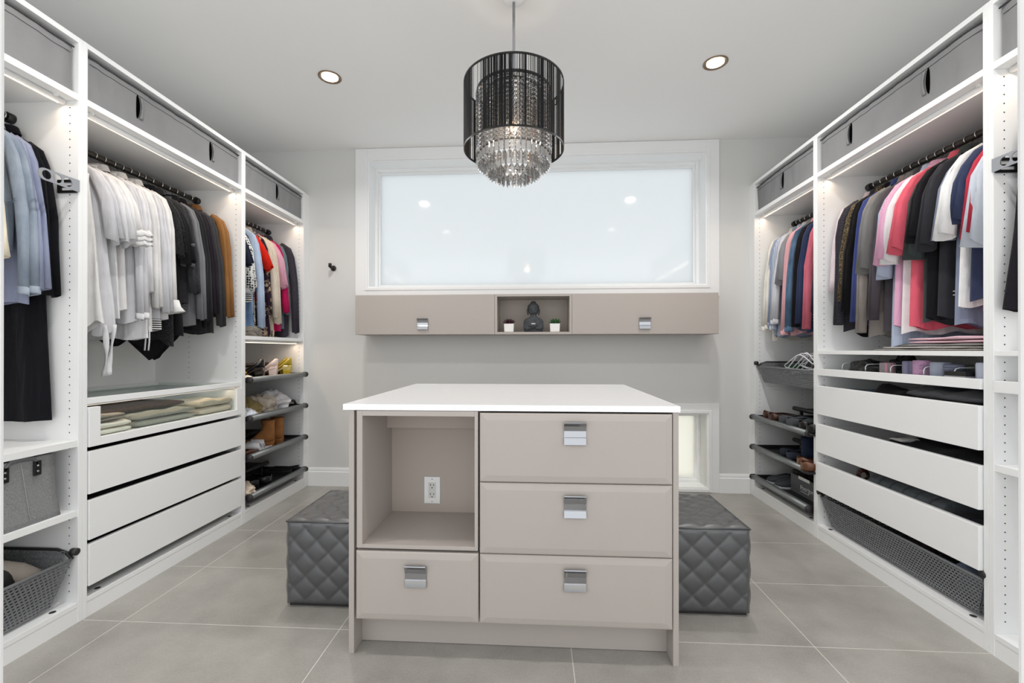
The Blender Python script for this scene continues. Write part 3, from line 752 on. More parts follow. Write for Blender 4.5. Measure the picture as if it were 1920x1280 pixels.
# --- denim jacket end
garment(L, 1.655, 'coat', 'long black wool coat reaching nearly to the shelf', 'coat', cloth('#121318'), 1.22, 'long', GE, sh=.16, w=.205, slen=.62, th=.022, twist=.02, hem=.002)
garment(L, 1.60, 'shirt', 'periwinkle shirt between the denim jacket and the long black coat', 'shirt', cloth('#9299b2'), .76, 'long', GE, sh=.17, w=.18, slen=.6, twist=.05)
dj = garment(L, 1.545, 'denim_jacket', 'light blue denim jacket with a turned-back buttoned cuff', 'jacket', cloth('#7d8a9b', 'denim', '#a3aebb'), .56, 'long', GE, sh=.175, w=.17, slen=.60, th=.026, twist=.12, cuff=cloth('#8b98a8', 'denim', '#b0bac5'))
for zq in (-.40, -.408): MB().tube([(.155 + .05 * i / 6, -.034 + .0 * i, zq - .02 * math.sin(PI * i / 6)) for i in range(7)], .0012, 4).build('stitching', cloth('#5c6877'), dj)
garment(L, 1.47, 'cream_jacket', 'cream jacket cut off by the door frame', 'jacket', cloth('#eadfc8'), .72, 'long', GE, sh=.15, w=.16, slen=.5, th=.026, twist=.1)
for i, y in enumerate((1.655, 1.60, 1.545, 1.47)):
    hanger(L, y, 'slim black hanger with chrome hook above the denim jacket row', 'slim hangers on the denim jacket rail', .05)

# --- dress shirts
R_ = 1
rows = [(3.385, 'shirt', 'ivory dress shirt at the window end of its rail', 'shirt', '#e8e4da', None, '#ffffff', .86, 'long', .66, -.14),
 (3.335, 'shirt', 'dusty blue dress shirt next to the ivory one', 'shirt', '#9aa6bd', None, '#ffffff', .84, 'long', .64, -.02),
 (3.28, 'shirt', 'pale blue pinstriped shirt with buttoned cuff', 'shirt', '#c3cbd9', 'vstripe', '#aab5c8', .83, 'long', .66, .02),
 (3.22, 'shirt', 'white shirt with a creased sleeve and open cuff', 'shirt', '#d3d5db', None, '#ffffff', .80, 'long', .62, .06),
 (3.165, 'polo_shirt', 'grey polo shirt with a rolled short sleeve', 'polo', '#8e8f94', None, '#ffffff', .78, 'short', .36, .06),
 (3.11, 'checked_shirt', 'pink and white checked shirt beside the denim shirt', 'shirt', '#d98f98', 'check', '#e6c4c8', .83, 'long', .7, .08),
 (3.05, 'denim_shirt', 'mid blue denim shirt between pink checks and black blazer', 'shirt', '#3f5670', 'denim', '#6483a0', .80, 'long', .68, .10),
 (2.98, 'blazer', 'black blazer with plum sheen between denim shirt and navy suit', 'blazer', '#1c181d', None, '#ffffff', .80, 'long', .68, .12),
 (2.91, 'suit_jacket', 'navy suit jacket hung before the pink blazer', 'jacket', '#2f3a58', None, '#ffffff', .82, 'long', .66, .14)]
yl = []
for y, n, lb, c, c1, pt, c2, ln, sl, sn, tw in rows:
    garment(R_, y, n, lb, c, cloth(c1, pt, c2), ln, sl, GC, slen=sn, twist=tw, sh=.188, w=.205, th=.022, hem=.012, cuff=cloth(c1, pt, c2) if sl == 'long' and c == 'shirt' else None); yl.append(y)
pb = garment(R_, 2.835, 'blazer', 'salmon pink blazer with pale cuff buttons', 'blazer', cloth('#c8697a'), .81, 'long', GC, slen=.7, twist=.15, sh=.188, w=.205, th=.024)
for q in range(3):
    MB().lathe([(.0001, 0), (.007, .001), (.007, .004), (.0001, .005)], 12).build('button', cloth('#e9dfd2'), pb, (.215, .031, -.745 - .018 * q)).rotation_euler = (PI / 2, 0, 0)
garment(R_, 2.775, 'shirt', 'dark navy shirt closest to the divider by the polo shirts', 'shirt', NV, .82, 'long', GC, slen=.6, twist=.1, sh=.19)
for y in yl + [2.835, 2.775]:
    hanger(R_, y, 'slim black hanger with chrome hook above the dress shirts', 'slim hangers on the dress shirts rail', .1)
# --- polo shirts
PK = cloth('#d98fb4', 'check', '#e8c3d8', scale=1.0)
rows = [(2.635, 'shirt', 'sheer pale pink shirt at the window end of the polo shirts', 'shirt', '#d9ccd2', None, '#ffffff', .62, 'long', .5, .0, .2),
 (2.585, 'cardigan', 'ridged charcoal cardigan with rounded hem', 'cardigan', '#2c2a30', 'rib', '#45434b', .83, 'long', .69, .04, .21),
 (2.54, 'knit_jacket', 'black jacket with dull gold metallic knit sleeve', 'jacket', '#2b241d', 'tweed', '#8b7b5c', .62, 'long', .56, .08, .2),
 (2.49, 'jacket', 'black denim jacket with a snap collar', 'jacket', '#141315', None, '#ffffff', .86, 'long', .62, .1, .205),
 (2.435, 'zip_sweater', 'royal blue sweater beside the grey linen shirt', 'sweater', '#3e4a80', None, '#ffffff', .80, 'long', .68, .12, .2),
 (2.385, 'linen_coat', 'grey beige linen coat hanging lower than the short sleeves', 'coat', '#8e8782', None, '#ffffff', .87, 'long', .74, .16, .205),
 (2.335, 'shirt', 'mid grey short-sleeved shirt over the linen coat', 'shirt', '#7c7c7b', None, '#ffffff', .62, 'short', .42, .24, .215),
 (2.29, 'blazer', 'dark grey blazer between the linen coat and the pink checks', 'blazer', '#4c474d', None, '#ffffff', .84, 'long', .68, .18, .2),
 (2.245, 'shirt', 'pale blue shirt with a rolled sleeve under the pink checks', 'shirt', '#b3bfd4', None, '#ffffff', .92, 'short', .47, .2, .195),
 (2.2, 'checked_shirt', 'pink checked shirt with wide short sleeve', 'shirt', '#d98fb4', 'check', '#e8c3d8', .82, 'short', .40, .26, .215),
 (2.15, 'tee', 'white tee between the pink checks and the coral polo', 't-shirt', '#e9e6e8', None, '#ffffff', .86, 'short', .41, .26, .215),
 (2.1, 'polo_shirt', 'coral red polo shirt with open sleeve', 'polo', '#de6173', None, '#ffffff', .84, 'short', .37, .26, .22),
 (2.05, 'polo_shirt', 'dark green grey polo shirt beside the coral one', 'polo', '#434a4a', None, '#ffffff', .82, 'short', .41, .24, .205),
 (2.005, 'tee', 'black tee with a broad sleeve pointing out', 't-shirt', '#1b1a1e', None, '#ffffff', .80, 'short', .335, .3, .225),
 (1.955, 'polo_shirt', 'charcoal polo shirt marked with a small white emblem', 'polo', '#333338', None, '#ffffff', .80, 'short', .385, .28, .22),
 (1.91, 'polo_shirt', 'steel blue polo shirt between charcoal polo and white tee', 'polo', '#8790a6', None, '#ffffff', .84, 'short', .36, .2, .2),
 (1.87, 'tee', 'white tee between the steel blue and navy polo shirts', 't-shirt', '#f0f0f0', None, '#ffffff', .76, 'short', .36, .26, .215),
 (1.83, 'polo_shirt', 'navy polo shirt with a raised collar', 'polo', '#3b435f', None, '#ffffff', .74, 'short', .31, .24, .205),
 (1.795, 'polo_shirt', 'red polo shirt peeking out between navy and pale blue ones', 'polo', '#c23b50', None, '#ffffff', .78, 'short', .38, .2, .195),
 (1.765, 'polo_shirt', 'pale blue white polo shirt at the divider end of the rail', 'polo', '#ccd3de', None, '#ffffff', .72, 'short', .42, .2, .20)]
yl = []
for y, n, lb, c, c1, pt, c2, ln, sl, sn, tw, shh in rows:
    g_ = garment(R_, y, n, lb, c, cloth(c1, pt, c2, scale=1.0), ln, sl, GD, slen=sn, twist=tw, sh=shh - .018, w=shh, th=.02, hem=.01, neck='crew' if c == 't-shirt' else 'collar'); yl.append(y)
    if 'emblem' in lb:
        e = MB()
        for sx in (-1, 1):
            pts = [(.165 + sx * (.009 - .0075 * math.cos(a)), .031, -.725 + .0085 * math.sin(a)) for a in [-1.9 + 3.8 * i / 10 for i in range(11)]]
            e.tube(pts, .0019, 5)
        e.build('emblem', W1, g_)
    hanger(R_, y, 'slim black hanger with chrome hook above the polo shirts', 'slim hangers on the polo shirts rail', .2)
# --- dark suits by the door frame
garment(R_, 1.655, 'suit_jacket', 'black suit jacket hung closest to the divider by the door frame', 'jacket', cloth('#1f1d22'), .80, None, GF, twist=.02, th=.024, sh=.225, w=.292)
garment(R_, 1.605, 'suit_jacket', 'slate navy jacket behind the door frame', 'jacket', cloth('#39404f'), .80, 'long', GF, slen=.66, twist=.02, th=.024, sh=.2)
for y in (1.655, 1.605): hanger(R_, y, 'slim black hanger with chrome hook above the dark suits', 'slim hangers on the dark suits rail', .02)

# ------------------------------------------------------------------ island
ISL = thing('island_cabinet', (-.09, 2.07, 0), 'taupe island cabinet with open niche, four drawers and chrome pulls', 'island')
off = (.09, -2.07, 0)
P = lambda mb, name, mat, par=None, **kw: mb.build(name, mat, par or ISL, off if not par else None, **kw)
IX0, IX1, IZ = -.675, .4965, .8805
P(bx(IX0, IX0 + .0195, 1.578, 2.50, 0, IZ), 'side_panel', TAUPE, bevel=.001)
P(bx(IX1 - .0195, IX1, 1.578, 2.50, 0, IZ), 'side_panel', TAUPE, bevel=.001)
P(bx(IX0 + .02, IX1 - .02, 1.652, 1.67, .002, .128), 'plinth', TAUPE)
P(bx(IX0 + .02, IX1 - .02, 2.48, 2.5, .002, IZ), 'back_panel', TAUPE)
NX0, NX1, NZ0, NZ1 = -.6225, -.2155, .3985, .861
c = MB(); a, b, f0 = -.6435, -.2035, 1.572
c.box(a, NX0, f0, 1.95, .385, IZ - .001); c.box(NX1, b, f0, 1.95, .385, IZ - .001)
c.box(NX0, NX1, f0, 1.95, NZ1, IZ - .001); c.box(NX0, NX1, f0, 1.95, .385, NZ0)
P(c, 'niche_frame', TAUPE, bevel=.0008)
P(bx(NX0, NX1, 1.905, 1.915, NZ0, NZ1), 'niche_back', TAUPE2)
P(bx(NX0 + .0002, NX1 - .0002, 1.84, 1.904, .772, NZ1), 'niche_rail', TAUPE2)
P(bx(-.202, -.199, 1.60, 2.4, .13, IZ), 'divider', TAUPE)
def dfront(x0, x1, z0, z1, hx, hz, hw=.0385, hh=.040):
    o = P(bx(x0, x1, 1.572, 1.592, z0, z1), 'drawer', TAUPE)
    m = MB(); i = .024
    r0 = [(x0, 1.573, z0), (x1, 1.573, z0), (x1, 1.573, z1), (x0, 1.573, z1)]
    r1 = [(x0 + .001, 1.5695, z0 + .001), (x1 - .001, 1.5695, z0 + .001), (x1 - .001, 1.5695, z1 - .001), (x0 + .001, 1.5695, z1 - .001)]
    r2 = [(x0 + i, 1.5655, z0 + i), (x1 - i, 1.5655, z0 + i), (x1 - i, 1.5655, z1 - i), (x0 + i, 1.5655, z1 - i)]
    m.loft([r0, r1, r2], True, False, True, False)
    m.build('drawer_front', TAUPE, o, bevel=.004)
    pull(o, hx, hz, hw, hh, 1.5655)
    return o
def pull(o, hx, hz, hw, hh, yf):
    pr = [(yf, hz + hh * .80), (yf - .019, hz + hh), (yf - .0205, hz + hh * .93), (yf - .010, hz + hh * .62), (yf - .005, hz + hh * .2), (yf - .004, hz - hh * .35), (yf - .006, hz - hh * .4), (yf - .010, hz - hh), (yf - .006, hz - hh), (yf, hz - hh * .5)]
    m = MB().loft([[(x, y, z) for y, z in pr] for x in (hx - hw, hx + hw)], True, True, True, False)
    return m.build('pull', CHROME, o, bevel=.0006)
dfront(-.196, .4725, .6315, .8745, .138, .8075)
dfront(-.196, .4725, .3785, .6285, .138, .5535)
dfront(-.196, .4725, .131, .3755, .138, .2985)
dfront(-.6445, -.2015, .131, .376, -.425, .296)
tag(bx(IX0 - .0195, IX1 + .005, 1.5715, 2.565, IZ + .0005, .9025).build('countertop', QUARTZ, bevel=.0012), 'white quartz worktop lying on the taupe island', 'countertop')
ot = thing('power_outlet', (-.445, 1.9035, .49), 'white double power outlet in the niche of the island', 'outlet')
def box_o(par, name, mat, *a, **k): return bx(*a).build(name, mat, par, **k)
ox, oz = -.4445, .4935
ol = (.445, -1.9035, -.49)
bx(ox - .035, ox + .035, 1.899, 1.9045, oz - .0575, oz + .0575).build('cover_plate', TRIM, ot, ol, bevel=.002)
bx(ox - .0165, ox + .0165, 1.8975, 1.9, oz - .0335, oz + .0335).build('receptacle', WALL, ot, ol, bevel=.001)
h = MB()
for dz in (.0195, -.0195):
    h.box(ox - .008, ox - .0055, 1.8968, 1.8985, oz + dz - .0005, oz + dz + .0085); h.box(ox + .0055, ox + .008, 1.8968, 1.8985, oz + dz, oz + dz + .0075)
    h.box(ox - .0022, ox + .0022, 1.8968, 1.8985, oz + dz - .0105, oz + dz - .006)
h.build('socket_slot', HOLE, ot, ol)
for dz in (.048, -.048): MB().lathe([(.0025, 0), (.0025, .001)], 10).build('screw', STEEL, ot, (ox + ol[0], 1.8992 + ol[1], oz + dz + ol[2])).rotation_euler = (PI / 2, 0, 0)

# ------------------------------------------------------------------ quilted ottomans
def ottoman(x0, x1, y0, y1, h, label):
    t = thing('ottoman', ((x0 + x1) / 2, (y0 + y1) / 2, 0), label, 'ottoman', 'quilted grey ottomans tucked beside the island')
    off = (-t.location[0], -t.location[1], 0)
    P_ = .101
    def q(u, v):
        a, b = (u + v) / P_, (u - v) / P_
        return .0085 * (abs(math.sin(PI * a)) * abs(math.sin(PI * b))) ** .30
    def face(o, eu, ev, nrm, lu, lv, n=64):
        m = MB(); rows = []; o, eu, ev, nrm = map(Vector, (o, eu, ev, nrm))
        for j in range(n + 1):
            r = []
            for i in range(n + 1):
                u, v = lu * i / n, lv * j / n
                e = min(u, lu - u, v, lv - v); ed = min(1, e / .014)
                r.append(o + eu * u + ev * v + nrm * (q(u - lu / 2, v - .02) * ed - .006 * (1 - ed) ** 2 + .004 * math.sin(PI * u / lu) * math.sin(PI * v / lv)))
            rows.append(r)
        return m.loft(rows, False)
    w, d = x1 - x0, y1 - y0
    face((x0, y0, h), (1, 0, 0), (0, 1, 0), (0, 0, 1), w, d).build('top_cushion', LEATH, t, off)
    s_ = MB()
    for f_ in (face((x0, y0, .012), (1, 0, 0), (0, 0, 1), (0, -1, 0), w, h - .012), face((x1, y0, .012), (0, 1, 0), (0, 0, 1), (1, 0, 0), d, h - .012), face((x1, y1, .012), (-1, 0, 0), (0, 0, 1), (0, 1, 0), w, h - .012), face((x0, y1, .012), (0, -1, 0), (0, 0, 1), (-1, 0, 0), d, h - .012)):
        s_.add(f_.v, f_.f, True)
    s_.build('quilted_side', LEATH, t, off)
    bx(x0 + .01, x1 - .01, y0 + .01, y1 - .01, 0, .02).build('base', DARKP, t, off)
    MB().tube([(x0, y0, h - .003), (x1, y0, h - .003), (x1, y1, h - .003), (x0, y1, h - .003), (x0, y0, h - .003)], .004, 6).build('piping', LEATH, t, off)
ottoman(-1.066, -.692, 1.853, 2.27, .366, 'quilted grey leather ottoman on the wardrobe with white tops side')
ottoman(.512, .883, 1.89, 2.32, .362, 'quilted grey leather ottoman in front of the small low window')

# ------------------------------------------------------------------ wall cabinet, statue, succulents
CF, CB = 3.250, YB - .019
def wallcab(x0, x1, z0, z1, hx, label):
    t = thing('wall_cabinet', ((x0 + x1) / 2, 3.4, z0), label, 'cabinet', 'taupe cabinets hung under the wide window')
    off = (-t.location[0], -3.4, -z0)
    bx(x0, x1, CF + .0215, CB, z0, z1).build('body', TAUPE, t, off, bevel=.001)
    d = bx(x0, x1, CF, CF + .02, z0, z1).build('door', TAUPE, t, off, bevel=.003)
    pr = bx(hx - .040, hx + .040, CF - .004, CF, 1.2505, 1.3335).build('pull_plate', CHROME, d, bevel=.001)
    o = pull(d, hx, 1.292, .040, .041, CF - .003)
    return t
wallcab(-1.341, -.2975, 1.2135, 1.508, -.831, 'long taupe wall cabinet beside the dark red succulent')
wallcab(.2655, 1.303, 1.2135, 1.508, .7845, 'long taupe wall cabinet beside the green succulent')
n = thing('display_box', (-.016, 3.4, 1.2135), 'open taupe display box between the two wall cabinets', 'display box')
off = (.016, -3.4, -1.2135)
m = MB(); x0, x1, z0, z1 = -.2965, .2645, 1.2135, 1.508; t_ = .0175
m.box(x0, x0 + t_, CF, CB, z0, z1); m.box(x1 - t_, x1, CF, CB, z0, z1); m.box(x0 + t_, x1 - t_, CF, CB, z0, z0 + t_); m.box(x0 + t_, x1 - t_, CF, CB, z1 - t_, z1)
m.build('carcass', TAUPE, n, off, bevel=.001)
bx(x0 + t_, x1 - t_, CB - .01, CB, z0 + t_, z1 - t_).build('back_panel', TAUPE2, n, off)

STONE = pbr('dark_stone', '#484b4e', .85, spec=.25, bump=(120, .6), vary=.25, vscale=60)
st = thing('statue', (-.0145, 3.335, 1.231), 'dark stone buddha bust holding a small white candle cup', 'statue')
# torso: shoulders and arms closed round the bowl
def er(cx, cy, z, a, b, n=28, pw=1): return [(cx + a * abs(math.cos(2 * PI * i / n)) ** pw * (1 if math.cos(2 * PI * i / n) > 0 else -1), cy + b * abs(math.sin(2 * PI * i / n)) ** pw * (1 if math.sin(2 * PI * i / n) > 0 else -1), z) for i in range(n)]
tor = [(0, .064, .042), (.008, .070, .046), (.03, .0735, .047), (.06, .0745, .046), (.080, .073, .042), (.094, .066, .037), (.103, .053, .033), (.110, .037, .029), (.117, .026, .025), (.127, .022, .022), (.137, .022, .022)]
MB().loft([er(0, 0, z, a, b, 28, .85) for z, a, b in tor], True, True, True).build('torso', STONE, st)
for sg in (-1, 1):
    MB().tube([(sg * .060, -.020, .060), (sg * .056, -.032, .034), (sg * .040, -.046, .026), (sg * .022, -.053, .030), (sg * .006, -.056, .036)], [.012, .0135, .012, .010, .007], 12).build('arm', STONE, st)
MB().lathe([(.020, .030), (.028, .036), (.031, .048), (.028, .055), (.02, .057)], 18, (0, -.045)).build('bowl', STONE, st)
MB().lathe([(.013, .054), (.016, .060), (.0165, .064), (.012, .062)], 16, (0, -.045)).build('candle_cup', TRIM, st)
hd = [(.128, .018, .018), (.134, .026, .026), (.142, .033, .034), (.155, .038, .039), (.170, .0395, .042), (.185, .040, .043), (.197, .038, .041), (.207, .032, .035), (.213, .024, .027)]
hm = MB()
hr = []
for z, a, b in hd:
    r = er(0, -.002, z, a, b, 32)
    r = [(x, y - (.006 * math.exp(-(x / .007) ** 2) * math.exp(-((z - .158) / .010) ** 2) if y < 0 else 0) + (.004 * math.exp(-((abs(x) - .015) / .008) ** 2) * math.exp(-((z - .168) / .006) ** 2) if y < 0 else 0), zz) for x, y, zz in r]
    hr.append(r)
hm.loft(hr, True, True, True); hm.build('head', STONE, st)
hair = MB()
hp = [(.183, .0425, .0455), (.192, .042, .044), (.202, .037, .039), (.210, .029, .031), (.216, .021, .022), (.222, .019, .020), (.229, .014, .015), (.233, .006, .007)]
hair.loft([er(0, .003, z, a, b, 28) for z, a, b in hp], True, True, True)
for z, a, b in hp[:-1]:
    k = max(6, int(2 * PI * a / .0062))
    for i in range(k):
        an = 2 * PI * (i + .5 * (int(z * 1000) % 2)) / k
        c = Vector((a * math.cos(an), .003 + b * math.sin(an), z))
        v = [c + Vector(d) * .0031 for d in ((1, 0, 0), (-1, 0, 0), (0, 1, 0), (0, -1, 0), (0, 0, 1), (0, 0, -1))]
        hair.add(v, [(0, 2, 4), (2, 1, 4), (1, 3, 4), (3, 0, 4), (2, 0, 5), (1, 2, 5), (3, 1, 5), (0, 3, 5)], True)
hair.build('curled_hair', STONE, st)
for sg in (-1, 1):
    MB().tube([(sg * .0405, .002, .176), (sg * .0435, 0, .168), (sg * .043, -.001, .150), (sg * .0405, -.002, .134), (sg * .039, -.002, .128)], [.004, .007, .006, .0055, .004], 8).build('ear', STONE, st)
fc = MB()
for sg in (-1, 1): fc.tube([(sg * .023, -.0365, .169), (sg * .015, -.0405, .1665), (sg * .007, -.041, .168)], .0016, 5)
fc.tube([(-.011, -.0385, .147), (0, -.041, .1455), (.011, -.0385, .147)], .0022, 5)
fc.build('face', STONE, st)
def succulent(x, c1, c2, label, n):
    t = thing('succulent', (x, 3.325, 1.2315), label, 'plant', None)
    rr = [[(sx * w, sy * w, z) for sx, sy in ((-1, -1), (1, -1), (1, 1), (-1, 1))] for w, z in ((.031, 0), (.034, .003), (.0365, .06), (.0365, .0625), (.032, .0625), (.031, .05))]
    MB().loft(rr, True, True, True, False).build('pot', pbr('white_ceramic', '#eeece8', .5), t, bevel=.002)
    rng = random.Random(n); lm = pbr('succulent_%d' % n, c1, .5, vary=.3, vscale=40)
    for ring_, (k, el, ln) in enumerate(((9, .25, .052), (8, .6, .047), (6, 1.0, .038), (4, 1.35, .03))):
        for i in range(k):
            an = 2 * PI * (i + .5 * ring_) / k + rng.uniform(-.1, .1); e = el + rng.uniform(-.1, .1)
            d = Vector((math.cos(an) * math.cos(e), math.sin(an) * math.cos(e), math.sin(e))); sd = Vector((-math.sin(an), math.cos(an), 0)); up = d.cross(sd)
            o = Vector((0, 0, .058)); rs = []
            for q, w in ((0, .004), (.35, .010), (.65, .0115), (.85, .008), (1, .001)):
                p = o + d * ln * q + Vector((0, 0, .010 * q * q))
                rs.append([p + sd * w, p + up * w * .35, p - sd * w, p - up * w * .35])
            MB().loft(rs, True, True, True).build('leaf', lm, t)
succulent(-.196, '#3a1624', '#5a2238', 'small dark red succulent in a white square pot', 1)
succulent(.144, '#2f5a2e', '#44733a', 'small green succulent in a white square pot', 2)
hk = thing('wall_hook', (-1.635, YB, 1.762), 'small black robe hook alone on the white wall', 'hook')
MB().lathe([(.0215, 0), (.0225, .003), (.0225, .008), (.019, .0105)], 20).build('wall_plate', BLKM, hk).rotation_euler = (PI / 2, 0, 0)
MB().tube([(0, -.008, -.002), (0, -.045, -.004), (-.004, -.056, .004), (-.004, -.057, .026)], .009, 10).build('hook_arm', BLKM, hk)
MB().tube([(-.004, -.057, .0), (-.004, -.057, .030)], .0125, 12).build('hook_tip', BLKM, hk)

# ------------------------------------------------------------------ ceiling lights
for i, ((px, py), lb) in enumerate(zip(POTS, ('recessed ceiling light above the white tops', 'recessed ceiling light above the polo shirts', 'recessed ceiling light towards the door by the denim jacket', 'recessed ceiling light towards the door by the dark suits'))):
    t = thing('recessed_light', (px, py, ZC), lb, 'ceiling light', 'recessed ceiling lights')
    MB().lathe([(.066, 0), (.066, -.004), (.060, -.006), (.056, -.003), (.046, -.001)], 32, cap0=False, cap1=False).build('trim_ring', pbr('bronze_trim', '#8c7963', .35, metal=.6), t)
    MB().lathe([(.047, -.0015), (.047, -.0022)], 28).build('lens', pbr('lamp_lens', '#ffffff', .5, emit='#fff6e6', estr=9), t)

# ------------------------------------------------------------------ chandelier
CX, CY = -.098, 2.03
ch = thing('chandelier', (CX, CY, 2.0), 'crystal chandelier in a black string drum shade over the island', 'chandelier')
MB().lathe([(.058, .722), (.060, .716), (.052, .700), (.030, .688), (.012, .684)], 28).build('canopy', TRIM, ch)
MB().tube([(0, 0, .69), (0, 0, .27)], .0065, 10).build('rod', STEEL, ch)
R0, ZB, ZT = .226, .010, .306
def hoop(r, z, t, n=64): return MB().tube([(r * math.cos(2 * PI * i / n), r * math.sin(2 * PI * i / n), z) for i in range(n + 1)], t, 8)
for z in (ZB, ZT):
    hb = MB()
    hb.loft([[(r * math.cos(2 * PI * i / 64), r * math.sin(2 * PI * i / 64), z + dz) for i in range(64)] for r, dz in ((R0 + .002, -.004), (R0 + .002, .004), (R0 - .002, .004), (R0 - .002, -.004), (R0 + .002, -.004))], True)
    hb.build('shade_hoop', BLKM, ch)
rng = random.Random(3); sm_ = MB(); N = 340
for i in range(N):
    a = 2 * PI * i / N
    cl_ = noise.noise(Vector((math.cos(a) * 8, math.sin(a) * 8, 1.3))) + .55 * rng.random()
    if cl_ < -.02: continue
    a += rng.uniform(-.006, .006); a2 = a + rng.uniform(-.004, .004); w_ = .0011 if cl_ < .45 else .0021
    r4 = []
    for an, z in ((a, ZB), (a2, ZT)):
        r4.append([((R0 + dr_) * math.cos(an + da), (R0 + dr_) * math.sin(an + da), z) for dr_, da in ((w_, 0), (0, w_ / R0), (-w_, 0), (0, -w_ / R0))])
    sm_.loft(r4, True, False, False, False)
tag(sm_.build('string_shade', pbr('black_string', '#0c0c0f', .5, spec=.35), ch), kind='stuff')
fm = MB()
for r in (.168, .122, .078): fm.loft([[(rr * math.cos(2 * PI * i / 48), rr * math.sin(2 * PI * i / 48), .27 + dz) for i in range(48)] for rr, dz in ((r + .002, -.006), (r + .002, .006), (r - .002, .006), (r - .002, -.006), (r + .002, -.006))], True)
for k in range(3):
    a = 2 * PI * k / 3 + .5
    fm.tube([(0, 0, .27), (R0 * math.cos(a), R0 * math.sin(a), .27)], .003, 6); fm.tube([(R0 * math.cos(a), R0 * math.sin(a), .27), (R0 * math.cos(a), R0 * math.sin(a), ZT)], .002, 5)
fm.build('frame', BLKM, ch)
def strand_mesh(nb, prism):
    m = MB(); p = .0185
    for k in range(nb):
        z = -p * (k + .5); w, h, d = .0092, .0088, .0062
        v = [(w, 0, z), (0, d, z), (-w, 0, z), (0, -d, z), (0, 0, z + h), (0, 0, z - h)]
        v = [(w, w * .7, z + h), (-w, w * .7, z + h), (-w, -w * .7, z + h), (w, -w * .7, z + h)]
        m.add([(0, 0, z + h), (w, d, z), (-w, d, z), (-w, -d, z), (w, -d, z), (0, 0, z - h)], [(0, 1, 2), (0, 2, 3), (0, 3, 4), (0, 4, 1), (5, 2, 1), (5, 3, 2), (5, 4, 3), (5, 1, 4)])
    z = -p * nb; w = .0085
    m.add([(-w, -.004, z), (w, -.004, z), (w * .6, .005, z), (-w * .6, .005, z), (-w, -.004, z - prism), (w, -.004, z - prism), (w * .6, .005, z - prism), (-w * .6, .005, z - prism), (0, 0, z - prism - .012)],
          [(0, 1, 2, 3), (0, 1, 5, 4), (1, 2, 6, 5), (2, 3, 7, 6), (3, 0, 4, 7), (4, 5, 8), (5, 6, 8), (6, 7, 8), (7, 4, 8)])
    return m
for r, k, nb, pr in ((.168, 46, 15, .048), (.122, 32, 17, .052), (.078, 18, 18, .058)):
    first = None
    for i in range(k):
        a = 2 * PI * i / k + r * 7
        if first is None: first = strand_mesh(nb, pr).build('crystal_strand', CRYSTAL, ch); o = first
        else: o = first.copy(); COL.objects.link(o); o.parent = ch
        o.location = (r * math.cos(a), r * math.sin(a), .265); o.rotation_euler = (0, 0, a + PI / 2)
MB().lathe([(.004, .14), (.013, .13), (.016, .115), (.013, .098), (.004, .09)], 14).build('bulb', pbr('warm_bulb', '#ffffff', .5, emit='#ffb878', estr=26), ch)
MB().lathe([(.012, .20), (.012, .135)], 12).build('bulb_holder', STEEL, ch)
l = bpy.data.lights.new('bulb_lamp', 'POINT'); l.energy = 2.2; l.color = (1, .78, .58); l.shadow_soft_size = .03
lo = bpy.data.objects.new('bulb_lamp', l); COL.objects.link(lo); lo.location = (CX, CY, 2.07)

